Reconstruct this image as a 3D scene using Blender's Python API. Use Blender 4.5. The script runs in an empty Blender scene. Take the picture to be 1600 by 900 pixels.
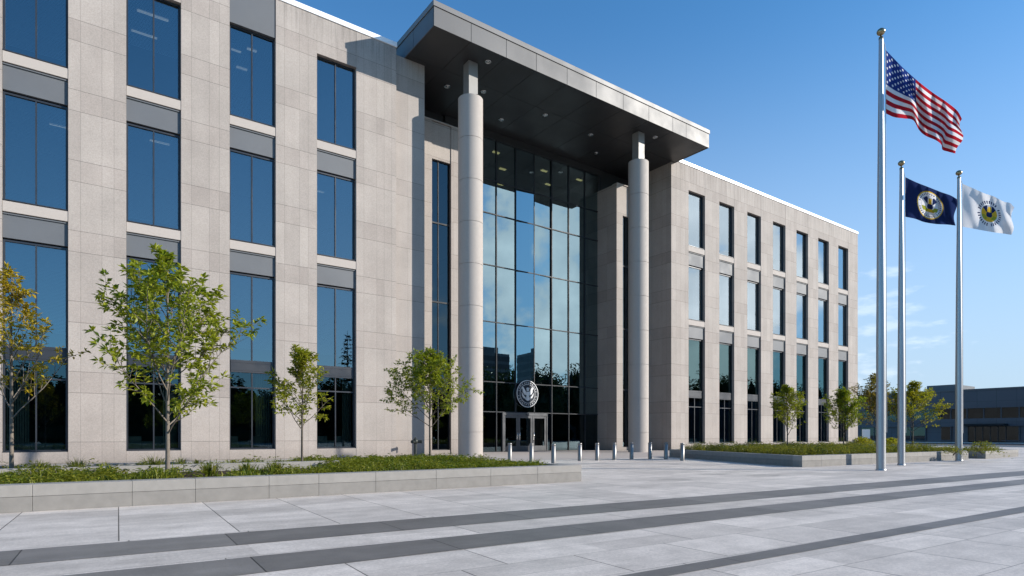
import bpy, bmesh, math, random
import numpy as np
from mathutils import Vector, Matrix, noise as mnoise

scene = bpy.context.scene
COL = scene.collection
R = math.radians
EYE = 1.3
FPX = 959.0
FWD = Vector((.589, .808, 0)).normalized()
RGT = Vector((FWD.y, -FWD.x, 0))

# ------------------------------------------------------------------ helpers
def ray(px):
    return FWD + RGT * ((px - 800) / FPX)

def on_ground(px, py, z=0.0):
    t = (EYE - z) * FPX / (py - 680)
    d = ray(px) * t
    return Vector((d.x, d.y, z))

def tag(o, label=None, cat=None, group=None, kind=None):
    if label: o['label'] = label
    if cat: o['category'] = cat
    if group: o['group'] = group
    if kind: o['kind'] = kind
    return o

def empty(name, loc):
    o = bpy.data.objects.new(name, None)
    o.empty_display_size = .3
    o.location = loc
    COL.objects.link(o)
    return o

def wloc(o):
    v = Vector((0, 0, 0))
    while o is not None:
        v += o.location
        o = o.parent
    return v

class MB:
    """collects shapes in world coordinates and links them as one mesh object"""
    def __init__(s):
        s.v = []; s.f = []; s.m = []; s.sm = []
    def add(s, vs, fs, mi=0, smooth=False):
        b = len(s.v)
        s.v.extend([tuple(p) for p in vs])
        for f in fs:
            s.f.append(tuple(i + b for i in f)); s.m.append(mi); s.sm.append(smooth)
    def box(s, x0, x1, y0, y1, z0, z1, mi=0):
        vs = [(x0,y0,z0),(x1,y0,z0),(x1,y1,z0),(x0,y1,z0),(x0,y0,z1),(x1,y0,z1),(x1,y1,z1),(x0,y1,z1)]
        s.add(vs, [(0,3,2,1),(4,5,6,7),(0,1,5,4),(1,2,6,5),(2,3,7,6),(3,0,4,7)], mi)
        return s
    def obox(s, a, b, wid, z0, z1, mi=0):
        """box along the ground line a-b, its thickness wid to the left of a->b"""
        a = Vector((a[0], a[1], 0)); b = Vector((b[0], b[1], 0))
        d = (b - a).normalized(); n = Vector((-d.y, d.x, 0)) * wid
        q = [a, b, b + n, a + n]
        vs = [(p.x, p.y, z0) for p in q] + [(p.x, p.y, z1) for p in q]
        s.add(vs, [(0,3,2,1),(4,5,6,7),(0,1,5,4),(1,2,6,5),(2,3,7,6),(3,0,4,7)], mi)
        return s
    def prism(s, pts, z0, z1, mi=0):
        n = len(pts)
        vs = [(p[0], p[1], z0) for p in pts] + [(p[0], p[1], z1) for p in pts]
        fs = [tuple(range(n))[::-1], tuple(range(n, 2*n))] + [(i, (i+1) % n, (i+1) % n + n, i + n) for i in range(n)]
        s.add(vs, fs, mi)
        return s
    def quad(s, a, b, c, d, mi=0):
        s.add([a, b, c, d], [(0,1,2,3)], mi); return s
    def lathe(s, cx, cy, prof, seg=32, mi=0, smooth=True):
        vs = []; fs = []
        for r, z in prof:
            for k in range(seg):
                a = 2 * math.pi * k / seg
                vs.append((cx + r * math.cos(a), cy + r * math.sin(a), z))
        for i in range(len(prof) - 1):
            for k in range(seg):
                k2 = (k + 1) % seg
                fs.append((i*seg + k, i*seg + k2, (i+1)*seg + k2, (i+1)*seg + k))
        s.add(vs, fs, mi, smooth)
        n = len(prof) - 1
        s.add([vs[i] for i in range(seg)], [tuple(range(seg))[::-1]], mi)
        s.add([vs[n*seg + i] for i in range(seg)], [tuple(range(seg))], mi)
        return s
    def tube(s, pts, rad, seg=6, mi=0, caps=True):
        pts = [Vector(p) for p in pts]
        n = len(pts); vs = []; fs = []
        for i, p in enumerate(pts):
            d = (pts[min(i+1, n-1)] - pts[max(i-1, 0)])
            if d.length < 1e-9: d = Vector((0,0,1))
            d.normalize()
            a = d.cross(Vector((0,0,1)) if abs(d.z) < .9 else Vector((1,0,0))).normalized()
            b = d.cross(a)
            r = rad[i] if hasattr(rad, '__len__') else rad
            for k in range(seg):
                t = 2 * math.pi * k / seg
                vs.append(p + a * (r * math.cos(t)) + b * (r * math.sin(t)))
        for i in range(n - 1):
            for k in range(seg):
                k2 = (k + 1) % seg
                fs.append((i*seg + k, (i+1)*seg + k, (i+1)*seg + k2, i*seg + k2))
        s.add(vs, fs, mi, True)
        if caps:
            s.add(vs[:seg], [tuple(range(seg))], mi)
            s.add(vs[-seg:], [tuple(range(seg))[::-1]], mi)
        return s
    def build(s, name, mats, parent=None, bevel=0, origin=None):
        off = wloc(parent) if parent is not None else Vector(origin or (0, 0, 0))
        me = bpy.data.meshes.new(name)
        me.from_pydata([(x - off.x, y - off.y, z - off.z) for x, y, z in s.v], [], s.f)
        if not isinstance(mats, (list, tuple)): mats = [mats]
        for m in mats: me.materials.append(m)
        me.polygons.foreach_set('material_index', s.m)
        me.polygons.foreach_set('use_smooth', s.sm)
        me.update()
        o = bpy.data.objects.new(name, me)
        COL.objects.link(o)
        if parent is not None: o.parent = parent
        else: o.location = off
        if bevel:
            md = o.modifiers.new('bevel', 'BEVEL'); md.width = bevel; md.segments = 2; md.limit_method = 'ANGLE'
        return o

def copy_tree(o, parent=None, shift=None):
    c = o.copy(); COL.objects.link(c)
    if parent is not None: c.parent = parent
    if shift is not None: c.location = o.location + Vector(shift)
    for ch in list(o.children): copy_tree(ch, c)
    return c

# ------------------------------------------------------------------ node helper
class NT:
    def __init__(s, name, mat=True):
        s.mat = bpy.data.materials.new(name)
        s.mat.use_nodes = True
        s.t = s.mat.node_tree
        s.t.nodes.clear()
        s.out = s.t.nodes.new('ShaderNodeOutputMaterial')
    def n(s, typ, **kw):
        nd = s.t.nodes.new(typ)
        for k, v in kw.items(): setattr(nd, k, v)
        return nd
    def set(s, sock, v):
        if v is None: return
        if isinstance(v, bpy.types.NodeSocket): s.t.links.new(v, sock)
        else:
            if isinstance(v, (tuple, list)) and len(v) == 3 and sock.type == 'RGBA': v = (*v, 1)
            sock.default_value = v
    def math(s, op, a, b=None, c=None, clamp=False):
        nd = s.n('ShaderNodeMath', operation=op, use_clamp=clamp)
        s.set(nd.inputs[0], a)
        if b is not None: s.set(nd.inputs[1], b)
        if c is not None: s.set(nd.inputs[2], c)
        return nd.outputs[0]
    def mix(s, f, a, b, typ='MIX'):
        nd = s.n('ShaderNodeMix', data_type='RGBA', blend_type=typ)
        s.set(nd.inputs[0], f); s.set(nd.inputs[6], a); s.set(nd.inputs[7], b)
        return nd.outputs[2]
    def noise(s, vec, scale, detail=4, rough=.55):
        nd = s.n('ShaderNodeTexNoise'); s.set(nd.inputs['Vector'], vec)
        nd.inputs['Scale'].default_value = scale; nd.inputs['Detail'].default_value = detail
        nd.inputs['Roughness'].default_value = rough
        return nd.outputs[0]
    def white(s, vec):
        nd = s.n('ShaderNodeTexWhiteNoise', noise_dimensions='3D'); s.set(nd.inputs['Vector'], vec)
        return nd.outputs[0]
    def pos(s): return s.n('ShaderNodeNewGeometry').outputs['Position']
    def sep(s, v):
        nd = s.n('ShaderNodeSeparateXYZ'); s.set(nd.inputs[0], v); return nd.outputs
    def comb(s, x, y, z):
        nd = s.n('ShaderNodeCombineXYZ')
        for i, v in enumerate((x, y, z)): s.set(nd.inputs[i], v)
        return nd.outputs[0]
    def ramp(s, f, stops):
        nd = s.n('ShaderNodeValToRGB'); s.set(nd.inputs[0], f)
        e = nd.color_ramp.elements
        while len(e) < len(stops): e.new(.5)
        for i, (p, c) in enumerate(stops):
            e[i].position = p; e[i].color = (*c, 1)
        return nd.outputs[0]
    def maprange(s, v, a, b, c=0., d=1., smooth=True):
        nd = s.n('ShaderNodeMapRange', interpolation_type='SMOOTHSTEP' if smooth else 'LINEAR')
        s.set(nd.inputs[0], v)
        for i, q in enumerate((a, b, c, d)): nd.inputs[i+1].default_value = q
        return nd.outputs[0]
    def bump(s, h, strength=.3, dist=.02):
        nd = s.n('ShaderNodeBump'); s.set(nd.inputs['Height'], h)
        nd.inputs['Strength'].default_value = strength; nd.inputs['Distance'].default_value = dist
        return nd.outputs[0]
    def pbr(s, col, rough=.6, metal=0., normal=None, spec=.5):
        b = s.n('ShaderNodeBsdfPrincipled')
        s.set(b.inputs['Base Color'], col); s.set(b.inputs['Roughness'], rough); s.set(b.inputs['Metallic'], metal)
        s.set(b.inputs['Specular IOR Level'], spec)
        if normal is not None: s.set(b.inputs['Normal'], normal)
        s.t.links.new(b.outputs[0], s.out.inputs[0])
        return s.mat
    def shade(s, sh):
        s.t.links.new(sh, s.out.inputs[0]); return s.mat

def simple(name, col, rough=.5, metal=0., var=.12, scale=6., spec=.5, bump=0.):
    t = NT(name)
    p = t.pos()
    f = t.noise(p, scale, 5)
    c = t.mix(f, tuple(x * (1 - var) for x in col), tuple(min(1, x * (1 + var)) for x in col))
    r = t.maprange(t.noise(p, scale * .4, 3), .3, .7, max(.02, rough - .07), rough + .07)
    nm = t.bump(t.noise(p, scale * 12, 3), bump, .004) if bump else None
    return t.pbr(c, r, metal, nm, spec)

def stone_mat(name, u0, module, offs, base=(.350, .313, .283), pink=(.314, .276, .249), zj=.02, course=3.2, low=.97, jw=.022):
    """large stone cladding panels: alternating tall and low courses, strips inside each pier"""
    t = NT(name)
    g = t.n('ShaderNodeNewGeometry')
    x, y, z = t.sep(g.outputs['Position'])
    nx = t.math('ABSOLUTE', t.sep(g.outputs['Normal'])[0])
    side = t.math('GREATER_THAN', nx, .6)
    h = t.math('ADD', t.math('MULTIPLY', x, t.math('SUBTRACT', 1, side)), t.math('MULTIPLY', y, side))
    hz = t.math('SUBTRACT', h, u0)
    cell = t.math('FLOOR', t.math('DIVIDE', hz, module))
    w = t.math('SUBTRACT', hz, t.math('MULTIPLY', cell, module))
    zz = t.math('SUBTRACT', z, zj)
    row = t.math('FLOOR', t.math('DIVIDE', zz, course))
    m = t.math('SUBTRACT', zz, t.math('MULTIPLY', row, course))
    inlow = t.math('LESS_THAN', m, low)
    strip = 0.; joint = None
    for o in offs:
        strip = t.math('ADD', strip, t.math('GREATER_THAN', w, o))
        j = t.math('LESS_THAN', t.math('ABSOLUTE', t.math('SUBTRACT', w, o)), jw * .42)
        joint = j if joint is None else t.math('MAXIMUM', joint, j)
    joint = t.math('MULTIPLY', joint, .55)
    jh = t.math('LESS_THAN', m, jw)
    jh = t.math('MAXIMUM', jh, t.math('LESS_THAN', t.math('ABSOLUTE', t.math('SUBTRACT', m, low)), jw * .5))
    joint = t.math('MAXIMUM', joint, jh)
    rid = t.math('ADD', t.math('MULTIPLY', row, 2), inlow)
    rnd = t.white(t.comb(t.math('ADD', t.math('MULTIPLY', cell, 7), strip), rid, side))
    rnd2 = t.white(t.comb(t.math('ADD', t.math('MULTIPLY', cell, 3), strip), t.math('ADD', rid, 31), side))
    pk = t.math('ADD', t.math('MULTIPLY', inlow, .45), t.math('MULTIPLY', rnd2, .6), clamp=True)
    c = t.mix(pk, base, pink)
    v = t.math('ADD', .93, t.math('MULTIPLY', rnd, .13))
    grain = t.noise(g.outputs['Position'], 22, 6, .75)
    v = t.math('MULTIPLY', v, t.maprange(grain, .36, .64, .86, 1.12, False))
    cloud = t.noise(g.outputs['Position'], .55, 5, .6)
    v = t.math('MULTIPLY', v, t.maprange(cloud, .25, .75, .89, 1.09, False))
    # rain streaking down the stone
    sv = t.comb(t.math('MULTIPLY', h, 2.6), 0., t.math('MULTIPLY', z, .12))
    v = t.math('MULTIPLY', v, t.maprange(t.noise(sv, 1, 4), .35, .7, .965, 1.02, False))
    # splash dirt along the ground and run-off stains below the coping
    gr = t.math('ADD', z, t.math('MULTIPLY', cloud, -.7))
    v = t.math('MULTIPLY', v, t.maprange(gr, -.4, .45, .80, 1.))
    run = t.noise(t.comb(t.math('MULTIPLY', h, 5.), 0., t.math('MULTIPLY', z, .25)), 1, 3)
    v = t.math('MULTIPLY', v, t.math('SUBTRACT', 1, t.math('MULTIPLY', t.maprange(z, 22.4, 24.9, 0., .22), t.maprange(run, .45, .65))))
    v = t.math('MULTIPLY', v, t.math('SUBTRACT', 1, t.math('MULTIPLY', joint, .52)))
    vc = t.n('ShaderNodeCombineColor')
    for i in range(3): t.set(vc.inputs[i], v)
    c = t.mix(1., c, vc.outputs[0], 'MULTIPLY')
    nm = t.bump(t.math('SUBTRACT', t.math('MULTIPLY', grain, .2), joint), .35, .006)
    return t.pbr(c, .78, 0, nm, .3)

def glass_mat(name, refl_tint, trans_tint, r0, scale):
    t = NT(name)
    fr = t.n('ShaderNodeFresnel'); fr.inputs[0].default_value = 1.5
    p = t.pos()
    nm = t.bump(t.noise(p, .7, 2), .012, .02)
    gl = t.n('ShaderNodeBsdfGlossy'); gl.inputs['Roughness'].default_value = 0.0
    t.set(gl.inputs['Color'], refl_tint); t.set(gl.inputs['Normal'], nm)
    tr = t.n('ShaderNodeBsdfTransparent'); t.set(tr.inputs['Color'], trans_tint)
    fac = t.math('ADD', r0, t.math('MULTIPLY', fr.outputs[0], scale), clamp=True)
    mx = t.n('ShaderNodeMixShader'); t.set(mx.inputs[0], fac)
    t.t.links.new(tr.outputs[0], mx.inputs[1]); t.t.links.new(gl.outputs[0], mx.inputs[2])
    return t.shade(mx.outputs[0])

def emis(name, col, st):
    t = NT(name)
    e = t.n('ShaderNodeEmission'); t.set(e.inputs[0], col); e.inputs[1].default_value = st
    return t.shade(e.outputs[0])

def leaf_mat(name, cols, trans=.45):
    t = NT(name)
    g = t.n('ShaderNodeNewGeometry')
    n = len(cols)
    c = t.ramp(g.outputs['Random Per Island'], [(i / max(1, n - 1), c) for i, c in enumerate(cols)])
    big = t.noise(g.outputs['Position'], 1.1, 2)
    c = t.mix(t.maprange(big, .35, .65, 0, .5), c, cols[-1])
    d = t.n('ShaderNodeBsdfPrincipled'); t.set(d.inputs['Base Color'], c); d.inputs['Roughness'].default_value = .5
    d.inputs['Specular IOR Level'].default_value = .35
    tl = t.n('ShaderNodeBsdfTranslucent'); t.set(tl.inputs['Color'], t.mix(1., c, (1.25, 1.35, .6), 'MULTIPLY'))
    mx = t.n('ShaderNodeMixShader'); mx.inputs[0].default_value = trans
    t.t.links.new(d.outputs[0], mx.inputs[1]); t.t.links.new(tl.outputs[0], mx.inputs[2])
    return t.shade(mx.outputs[0])

M = {}
V0 = 34.2
LM, RM = 4.53, 4.4
LC = [-1.02 + LM * (i - 1) for i in range(5)]           # left wing window centres
RC = [45.15 + RM * i for i in range(7)]                 # right wing window centres
WW = 1.15
M['stone_left'] = stone_mat('stone_left', LC[0] + WW, LM, (.0, .46, 1.27, 1.74, 2.23, 3.38))
M['stone_right'] = stone_mat('stone_right', RC[0] + WW - RM, RM, (.0, .44, 1.05, 1.62, 2.10, 3.25))
M['stone_entry'] = stone_mat('stone_entry', 18.3, 2.3, (.0, 1.15), jw=.02)
M['stone_column'] = simple('stone_column', (.372, .334, .302), .75, var=.07, scale=9, spec=.3, bump=.15)
M['stone_sill'] = simple('stone_sill', (.385, .345, .312), .75, var=.06, scale=9, spec=.3, bump=.15)
M['spandrel'] = simple('spandrel', (.105, .112, .122), .55, 0, .10, 1.2, .35)
M['frame'] = simple('frame', (.028, .032, .040), .38, .3, .1, 2)
M['cw_frame'] = simple('cw_frame', (.022, .025, .03), .55, 0, .1, 2, .25)
M['door_metal'] = simple('door_metal', (.075, .078, .084), .38, .6, .1, 3)
M['bright_steel'] = simple('bright_steel', (.62, .62, .62), .22, 1., .06, 8)
M['canopy_metal'] = simple('canopy_metal', (.088, .089, .092), .5, .1, .06, .8, .35)
M['canopy_cap'] = simple('canopy_cap', (.125, .126, .129), .5, .1, .05, .8, .35)
M['post_metal'] = simple('post_metal', (.22, .215, .205), .5, .1, .05, 2, .35)
M['soffit'] = simple('soffit', (.034, .035, .037), .42, .2, .1, .8)
M['dark'] = simple('dark', (.012, .012, .014), .8, 0, .1, 2)
M['coping_white'] = simple('coping_white', (.82, .83, .84), .35, 0, .04, 3)
M['interior'] = simple('interior', (.13, .135, .14), .8, 0, .15, .7)
M['interior_floor'] = simple('interior_floor', (.03, .03, .03), .4, 0, .15, .7)
M['interior_wall'] = simple('interior_wall', (.20, .21, .20), .7, 0, .15, .7)
M['roofing'] = simple('roofing', (.25, .25, .25), .9, 0, .1, 1)
M['blind'] = simple('blind', (.55, .58, .62), .6, 0, .08, 3)
M['curtain'] = simple('curtain', (.52, .56, .58), .8, 0, .05, 3)
M['glass'] = glass_mat('glass', (.70, .85, .91), (.30, .38, .42), .19, .95)
M['glass_right'] = glass_mat('glass_right', (.80, .91, .96), (.50, .60, .63), .33, 1.0)
M['glass_base'] = glass_mat('glass_base', (.5, .7, .8), (.30, .38, .37), .07, .9)
M['cabinet'] = simple('cabinet', (.30, .36, .345), .6, 0, .15, 3)
M['glass_door'] = glass_mat('glass_door', (.5, .7, .8), (.12, .15, .15), .06, .9)
M['glass_lobby'] = glass_mat('glass_lobby', (.60, .83, .90), (.13, .19, .19), .33, .9)
M['glass_far'] = glass_mat('glass_far', (.38, .47, .55), (.04, .05, .06), .05, .5)
M['glass_low'] = glass_mat('glass_low', (.50, .78, .80), (.22, .32, .31), .13, .9)
M['lamp_white'] = emis('lamp_white', (1, .9, .75), .55)
M['lamp_warm'] = emis('lamp_warm', (1, .72, .32), 1.6)
M['entrance_paving'] = simple('entrance_paving', (.42, .37, .335), .7, 0, .1, 3, .3)
M['planter_stone'] = simple('planter_stone', (.215, .205, .190), .8, 0, .22, 5, .3, .3)
M['planter_cap'] = simple('planter_cap', (.262, .250, .232), .78, 0, .18, 5, .3, .3)
M['mulch'] = simple('mulch', (.045, .028, .022), .95, 0, .4, 25, .2, .8)
M['pole_metal'] = simple('pole_metal', (.36, .37, .385), .42, .75, .03, .3)
M['bollard_steel'] = simple('bollard_steel', (.22, .215, .21), .45, .8, .03, .5)
M['bronze'] = simple('bronze', (.30, .24, .14), .30, .9, .2, 20)
M['cord'] = simple('cord', (.5, .5, .5), .8)
M['iron'] = simple('iron', (.022, .028, .024), .5, .3, .2, 20)
M['brass'] = simple('brass', (.35, .28, .12), .35, .9, .1, 20)
M['bark'] = simple('bark', (.10, .085, .07), .9, 0, .35, 18, .2, .6)
M['bark_grey'] = simple('bark_grey', (.17, .145, .12), .9, 0, .3, 18, .2, .6)
M['far_panel'] = None
M['asphalt'] = simple('asphalt', (.05, .052, .056), .85, 0, .2, 3, .3)
M['kerb_white'] = simple('kerb_white', (.55, .55, .54), .8, 0, .1, 3)
M['emblem_silver'] = simple('emblem_silver', (.50, .51, .52), .35, .3, .05, 5)
M['emblem_dark'] = simple('emblem_dark', (.018, .024, .034), .6, 0, .1, 5, .2)
M['white_paint'] = simple('white_paint', (.8, .8, .8), .5, 0, .03, 3)

# ------------------------------------------------------------------ camera, light, sky
cam = bpy.data.cameras.new('camera')
cam.sensor_width = 36; cam.lens = FPX / 1600 * 36
cam.shift_y = (680 - 450) / 1600
cam.clip_end = 4000; cam.clip_start = .05
co = bpy.data.objects.new('camera', cam); COL.objects.link(co)
co.location = (0, 0, EYE)
co.rotation_euler = (R(90), 0, -math.atan2(FWD.x, FWD.y))
scene.camera = co

SUN_EL = 21.5
SUN_AZ = math.atan2(.73, -.68)        # measured from +Y towards +X
sd = Vector((math.sin(SUN_AZ) * math.cos(R(SUN_EL)), math.cos(SUN_AZ) * math.cos(R(SUN_EL)), math.sin(R(SUN_EL))))
sl = bpy.data.lights.new('sun', 'SUN'); sl.energy = 5.0; sl.angle = R(.5); sl.color = (1, .935, .845)
so = bpy.data.objects.new('sun', sl); COL.objects.link(so)
so.rotation_euler = sd.to_track_quat('Z', 'Y').to_euler()
so.location = (60, -60, 60)

world = bpy.data.worlds.new('World'); scene.world = world; world.use_nodes = True
wt = world.node_tree; wt.nodes.clear()
class WT(NT):
    def __init__(s, t): s.t = t
w = WT(wt)
wo = w.n('ShaderNodeOutputWorld'); bg = w.n('ShaderNodeBackground'); bg.inputs[1].default_value = .15
sky = w.n('ShaderNodeTexSky', sky_type='NISHITA')
sky.sun_disc = False; sky.sun_elevation = R(SUN_EL); sky.sun_rotation = SUN_AZ
sky.altitude = 0; sky.air_density = .8; sky.dust_density = .1; sky.ozone_density = 5.0
tint = w.mix(1., sky.outputs[0], (.74, 1.18, 1.20), 'MULTIPLY')
tc = w.n('ShaderNodeTexCoord').outputs['Generated']
dx, dy, dz = w.sep(tc)
haze_f = w.maprange(dz, math.sin(R(-2)), math.sin(R(36)), .97, 0.)
haze_f = w.math('MULTIPLY', haze_f, w.maprange(dx, -.35, .6, .15, 1.))
ddot = w.math('ADD', w.math('ADD', w.math('MULTIPLY', dx, .62), w.math('MULTIPLY', dy, -.74)), w.math('MULTIPLY', dz, .27))
haze_f = w.math('MULTIPLY', haze_f, w.maprange(ddot, math.cos(R(60)), math.cos(R(12)), 1., .8))
base_sky = w.mix(haze_f, tint, (2.75, 3.4, 4.15))
def cloud(dirv, half, scale, thr, soft, squash=1.8):
    dn = Vector(dirv).normalized()
    dot = w.math('ADD', w.math('ADD', w.math('MULTIPLY', dx, dn.x), w.math('MULTIPLY', dy, dn.y)), w.math('MULTIPLY', dz, dn.z))
    msk = w.maprange(dot, math.cos(R(half * 1.5)), math.cos(R(half * .5)))
    nz = w.noise(w.comb(dx, dy, w.math('MULTIPLY', dz, squash)), scale, 7, .56)
    v = w.math('SUBTRACT', nz, w.math('MULTIPLY', w.math('SUBTRACT', 1, msk), .35))
    return w.maprange(v, thr, thr + soft), nz
c1, n1 = cloud((.72, -.68, .29), 17, 3.6, .42, .09, 1.15)
c2, n2 = cloud((.62, -.78, .20), 11, 4.6, .44, .10, 1.4)
d1 = ray(1480); c3, n3 = cloud((d1.x, d1.y, .110), 11, 8.0, .56, .13, 3.2)
d2 = ray(1375); c4, n4 = cloud((d2.x, d2.y, .145), 5, 14.0, .5, .2, 3.5)
cl = w.math('MAXIMUM', w.math('MAXIMUM', c1, c2), w.math('MULTIPLY', w.math('MAXIMUM', c3, c4), .28))
cl = w.math('MULTIPLY', cl, w.maprange(dz, .02, .07))
ccol = w.mix(w.maprange(n1, .45, .75), (6.5, 6.8, 7.2), (12, 12, 12))
skyc = w.mix(w.math('MULTIPLY', cl, .88), base_sky, ccol)
wt.links.new(skyc, bg.inputs[0]); wt.links.new(bg.outputs[0], wo.inputs[0])

# ------------------------------------------------------------------ ground
ROT = R(-3.4)
def paving_material(band=False):
    t = NT('paving_band' if band else 'paving')
    p = t.pos()
    x, y, z = t.sep(p)
    ca, sa = math.cos(ROT), math.sin(ROT)
    u = t.math('ADD', t.math('MULTIPLY', x, ca), t.math('MULTIPLY', y, sa))
    v = t.math('SUBTRACT', t.math('MULTIPLY', y, ca), t.math('MULTIPLY', x, sa))
    big = t.math('GREATER_THAN', v, 8.95)
    if band: rh, bw = 10., 2.1
    else: rh, bw = .93, 1.37
    sub = None if band else True
    rv = t.math('DIVIDE', t.math('SUBTRACT', v, 8.95 if not band else 0), rh)
    row = t.math('FLOOR', rv)
    fr = t.math('SUBTRACT', rv, row)
    off = t.math('MULTIPLY', t.white(t.comb(row, 3.3, 1.)), bw)
    if not band: off = t.math('MULTIPLY', off, t.math('SUBTRACT', 1, t.math('MULTIPLY', big, .999)))
    cu = t.math('DIVIDE', t.math('ADD', u, off), bw)
    ci = t.math('FLOOR', cu)
    fu = t.math('SUBTRACT', cu, ci)
    # every few slabs the joint is left out, which makes some double-length slabs
    jc = t.math('LESS_THAN', fu, .015 / bw)
    jr = t.math('LESS_THAN', fr, .010 / rh)
    keep = t.math('MAXIMUM', big, t.math('GREATER_THAN', t.white(t.comb(ci, row, 9.)), .3))
    if not band: jc = t.math('MULTIPLY', jc, keep)
    jr = t.math('MULTIPLY', jr, t.math('SUBTRACT', .75, t.math('MULTIPLY', big, .5)))
    joint = t.math('MAXIMUM', jc, jr if not band else 0.)
    rnd = t.white(t.comb(ci, row, 5.))
    if not band:      # some slabs are cut once more across
        half = t.math('MULTIPLY', t.math('GREATER_THAN', t.white(t.comb(ci, row, 21.)), .55), t.math('SUBTRACT', 1, big))
        jx = t.math('MULTIPLY', t.math('LESS_THAN', t.math('ABSOLUTE', t.math('SUBTRACT', fr, .5)), .004), half)
        joint = t.math('MAXIMUM', joint, t.math('MULTIPLY', jx, .6))
        rnd = t.white(t.comb(ci, t.math('ADD', row, t.math('MULTIPLY', half, t.math('MULTIPLY', t.math('GREATER_THAN', fr, .5), .37))), 5.))
    fine = t.noise(p, 26, 6, .75)
    spk = t.noise(p, 160, 2, .8)
    mid = t.noise(p, 2.2, 5, .6)
    lng = t.noise(t.comb(t.math('MULTIPLY', u, .35), t.math('MULTIPLY', v, 2.4), 0.), 1., 5, .6)
    val = t.math('ADD', .84, t.math('MULTIPLY', rnd, .28 if not band else .42))
    val = t.math('MULTIPLY', val, t.maprange(fine, .34, .66, .78, 1.18, False))
    val = t.math('MULTIPLY', val, t.maprange(mid, .34, .66, .87, 1.09, False))
    val = t.math('MULTIPLY', val, t.maprange(spk, .32, .52, .78, 1.05, False))
    spot = t.noise(p, 5.5, 3, .5)
    val = t.math('MULTIPLY', val, t.maprange(spot, .20, .33, .78, 1.))
    val = t.math('MULTIPLY', val, t.maprange(lng, .34, .66, .88, 1.08, False))
    if not band:
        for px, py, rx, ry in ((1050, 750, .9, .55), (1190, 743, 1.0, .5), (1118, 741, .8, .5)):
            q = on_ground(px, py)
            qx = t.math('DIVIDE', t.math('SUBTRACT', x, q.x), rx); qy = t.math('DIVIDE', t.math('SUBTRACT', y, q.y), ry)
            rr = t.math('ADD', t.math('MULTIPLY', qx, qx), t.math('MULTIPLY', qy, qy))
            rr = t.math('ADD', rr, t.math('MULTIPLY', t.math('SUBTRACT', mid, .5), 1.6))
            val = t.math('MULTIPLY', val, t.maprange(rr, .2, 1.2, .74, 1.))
    val = t.math('MULTIPLY', val, t.math('SUBTRACT', 1, t.math('MULTIPLY', joint, .82)))
    vc = t.n('ShaderNodeCombineColor')
    for i in range(3): t.set(vc.inputs[i], val)
    c = t.mix(1., (.155, .143, .132) if band else (.575, .515, .460), vc.outputs[0], 'MULTIPLY')
    nm = t.bump(t.math('SUBTRACT', t.math('MULTIPLY', fine, .35), joint), .35, .006)
    return t.pbr(c, t.maprange(fine, .3, .7, .5, .7), 0, nm, .4)
M['paving'] = paving_material(); M['paving_band'] = paving_material(True)

g = MB(); S = 1500
g.quad((-S, -S, 0), (S, -S, 0), (S, S, 0), (-S, S, 0))
tag(g.build('plaza_paving', M['paving']), kind='structure')
def band(back, front, ext=6):
    (b0, b1), (f0, f1) = back, front
    pts = [on_ground(*b0), on_ground(*b1), on_ground(*f1), on_ground(*f0)]
    dB = (pts[1] - pts[0]).normalized(); dF = (pts[2] - pts[3]).normalized()
    q = [pts[3] - dF * ext, pts[2] + dF * 40, pts[1] + dB * 40, pts[0] - dB * ext]
    b = MB(); b.quad(*[(p.x, p.y, .004) for p in q])
    tag(b.build('paving_band', M['paving_band']), kind='structure')
band(((0, 862), (1600, 735.5)), ((0, 885), (1600, 743)))
band(((500, 859.5), (1600, 749)), ((500, 884.5), (1600, 757)))
band(((1015, 892), (1600, 791.5)), ((1060, 897.5), (1600, 801)), 3)
b = MB(); b.quad((18.4, 24.6, .004), (41.6, 24.6, .004), (41.6, 38.9, .004), (18.4, 38.9, .004))
tag(b.build('entrance_paving', M['entrance_paving']), kind='structure')
b = MB(); b.quad((84, -150, .004), (118, -150, .004), (118, 230, .004), (84, 230, .004))
tag(b.build('asphalt_road', M['asphalt']), kind='structure')
b = MB(); b.box(83.7, 84, -150, 230, 0, .13); b.box(118, 118.3, -150, 230, 0, .13)
tag(b.build('road_kerb', M['kerb_white'], bevel=.02), kind='structure')

# ------------------------------------------------------------------ main building
H = 24.8
bld = empty('office_building', (29.5, V0, 0))
tag(bld, 'large pale stone office building with dark canopy on two round columns and a glass entrance', 'building')
ROWS = [(17.9, 22.7), (11.45, 16.2), (.55, 9.8)]
SILLS = [(17.40, 17.86), (10.95, 11.41)]
SPAN = [(16.25, 17.36), (9.85, 10.91)]

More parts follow.
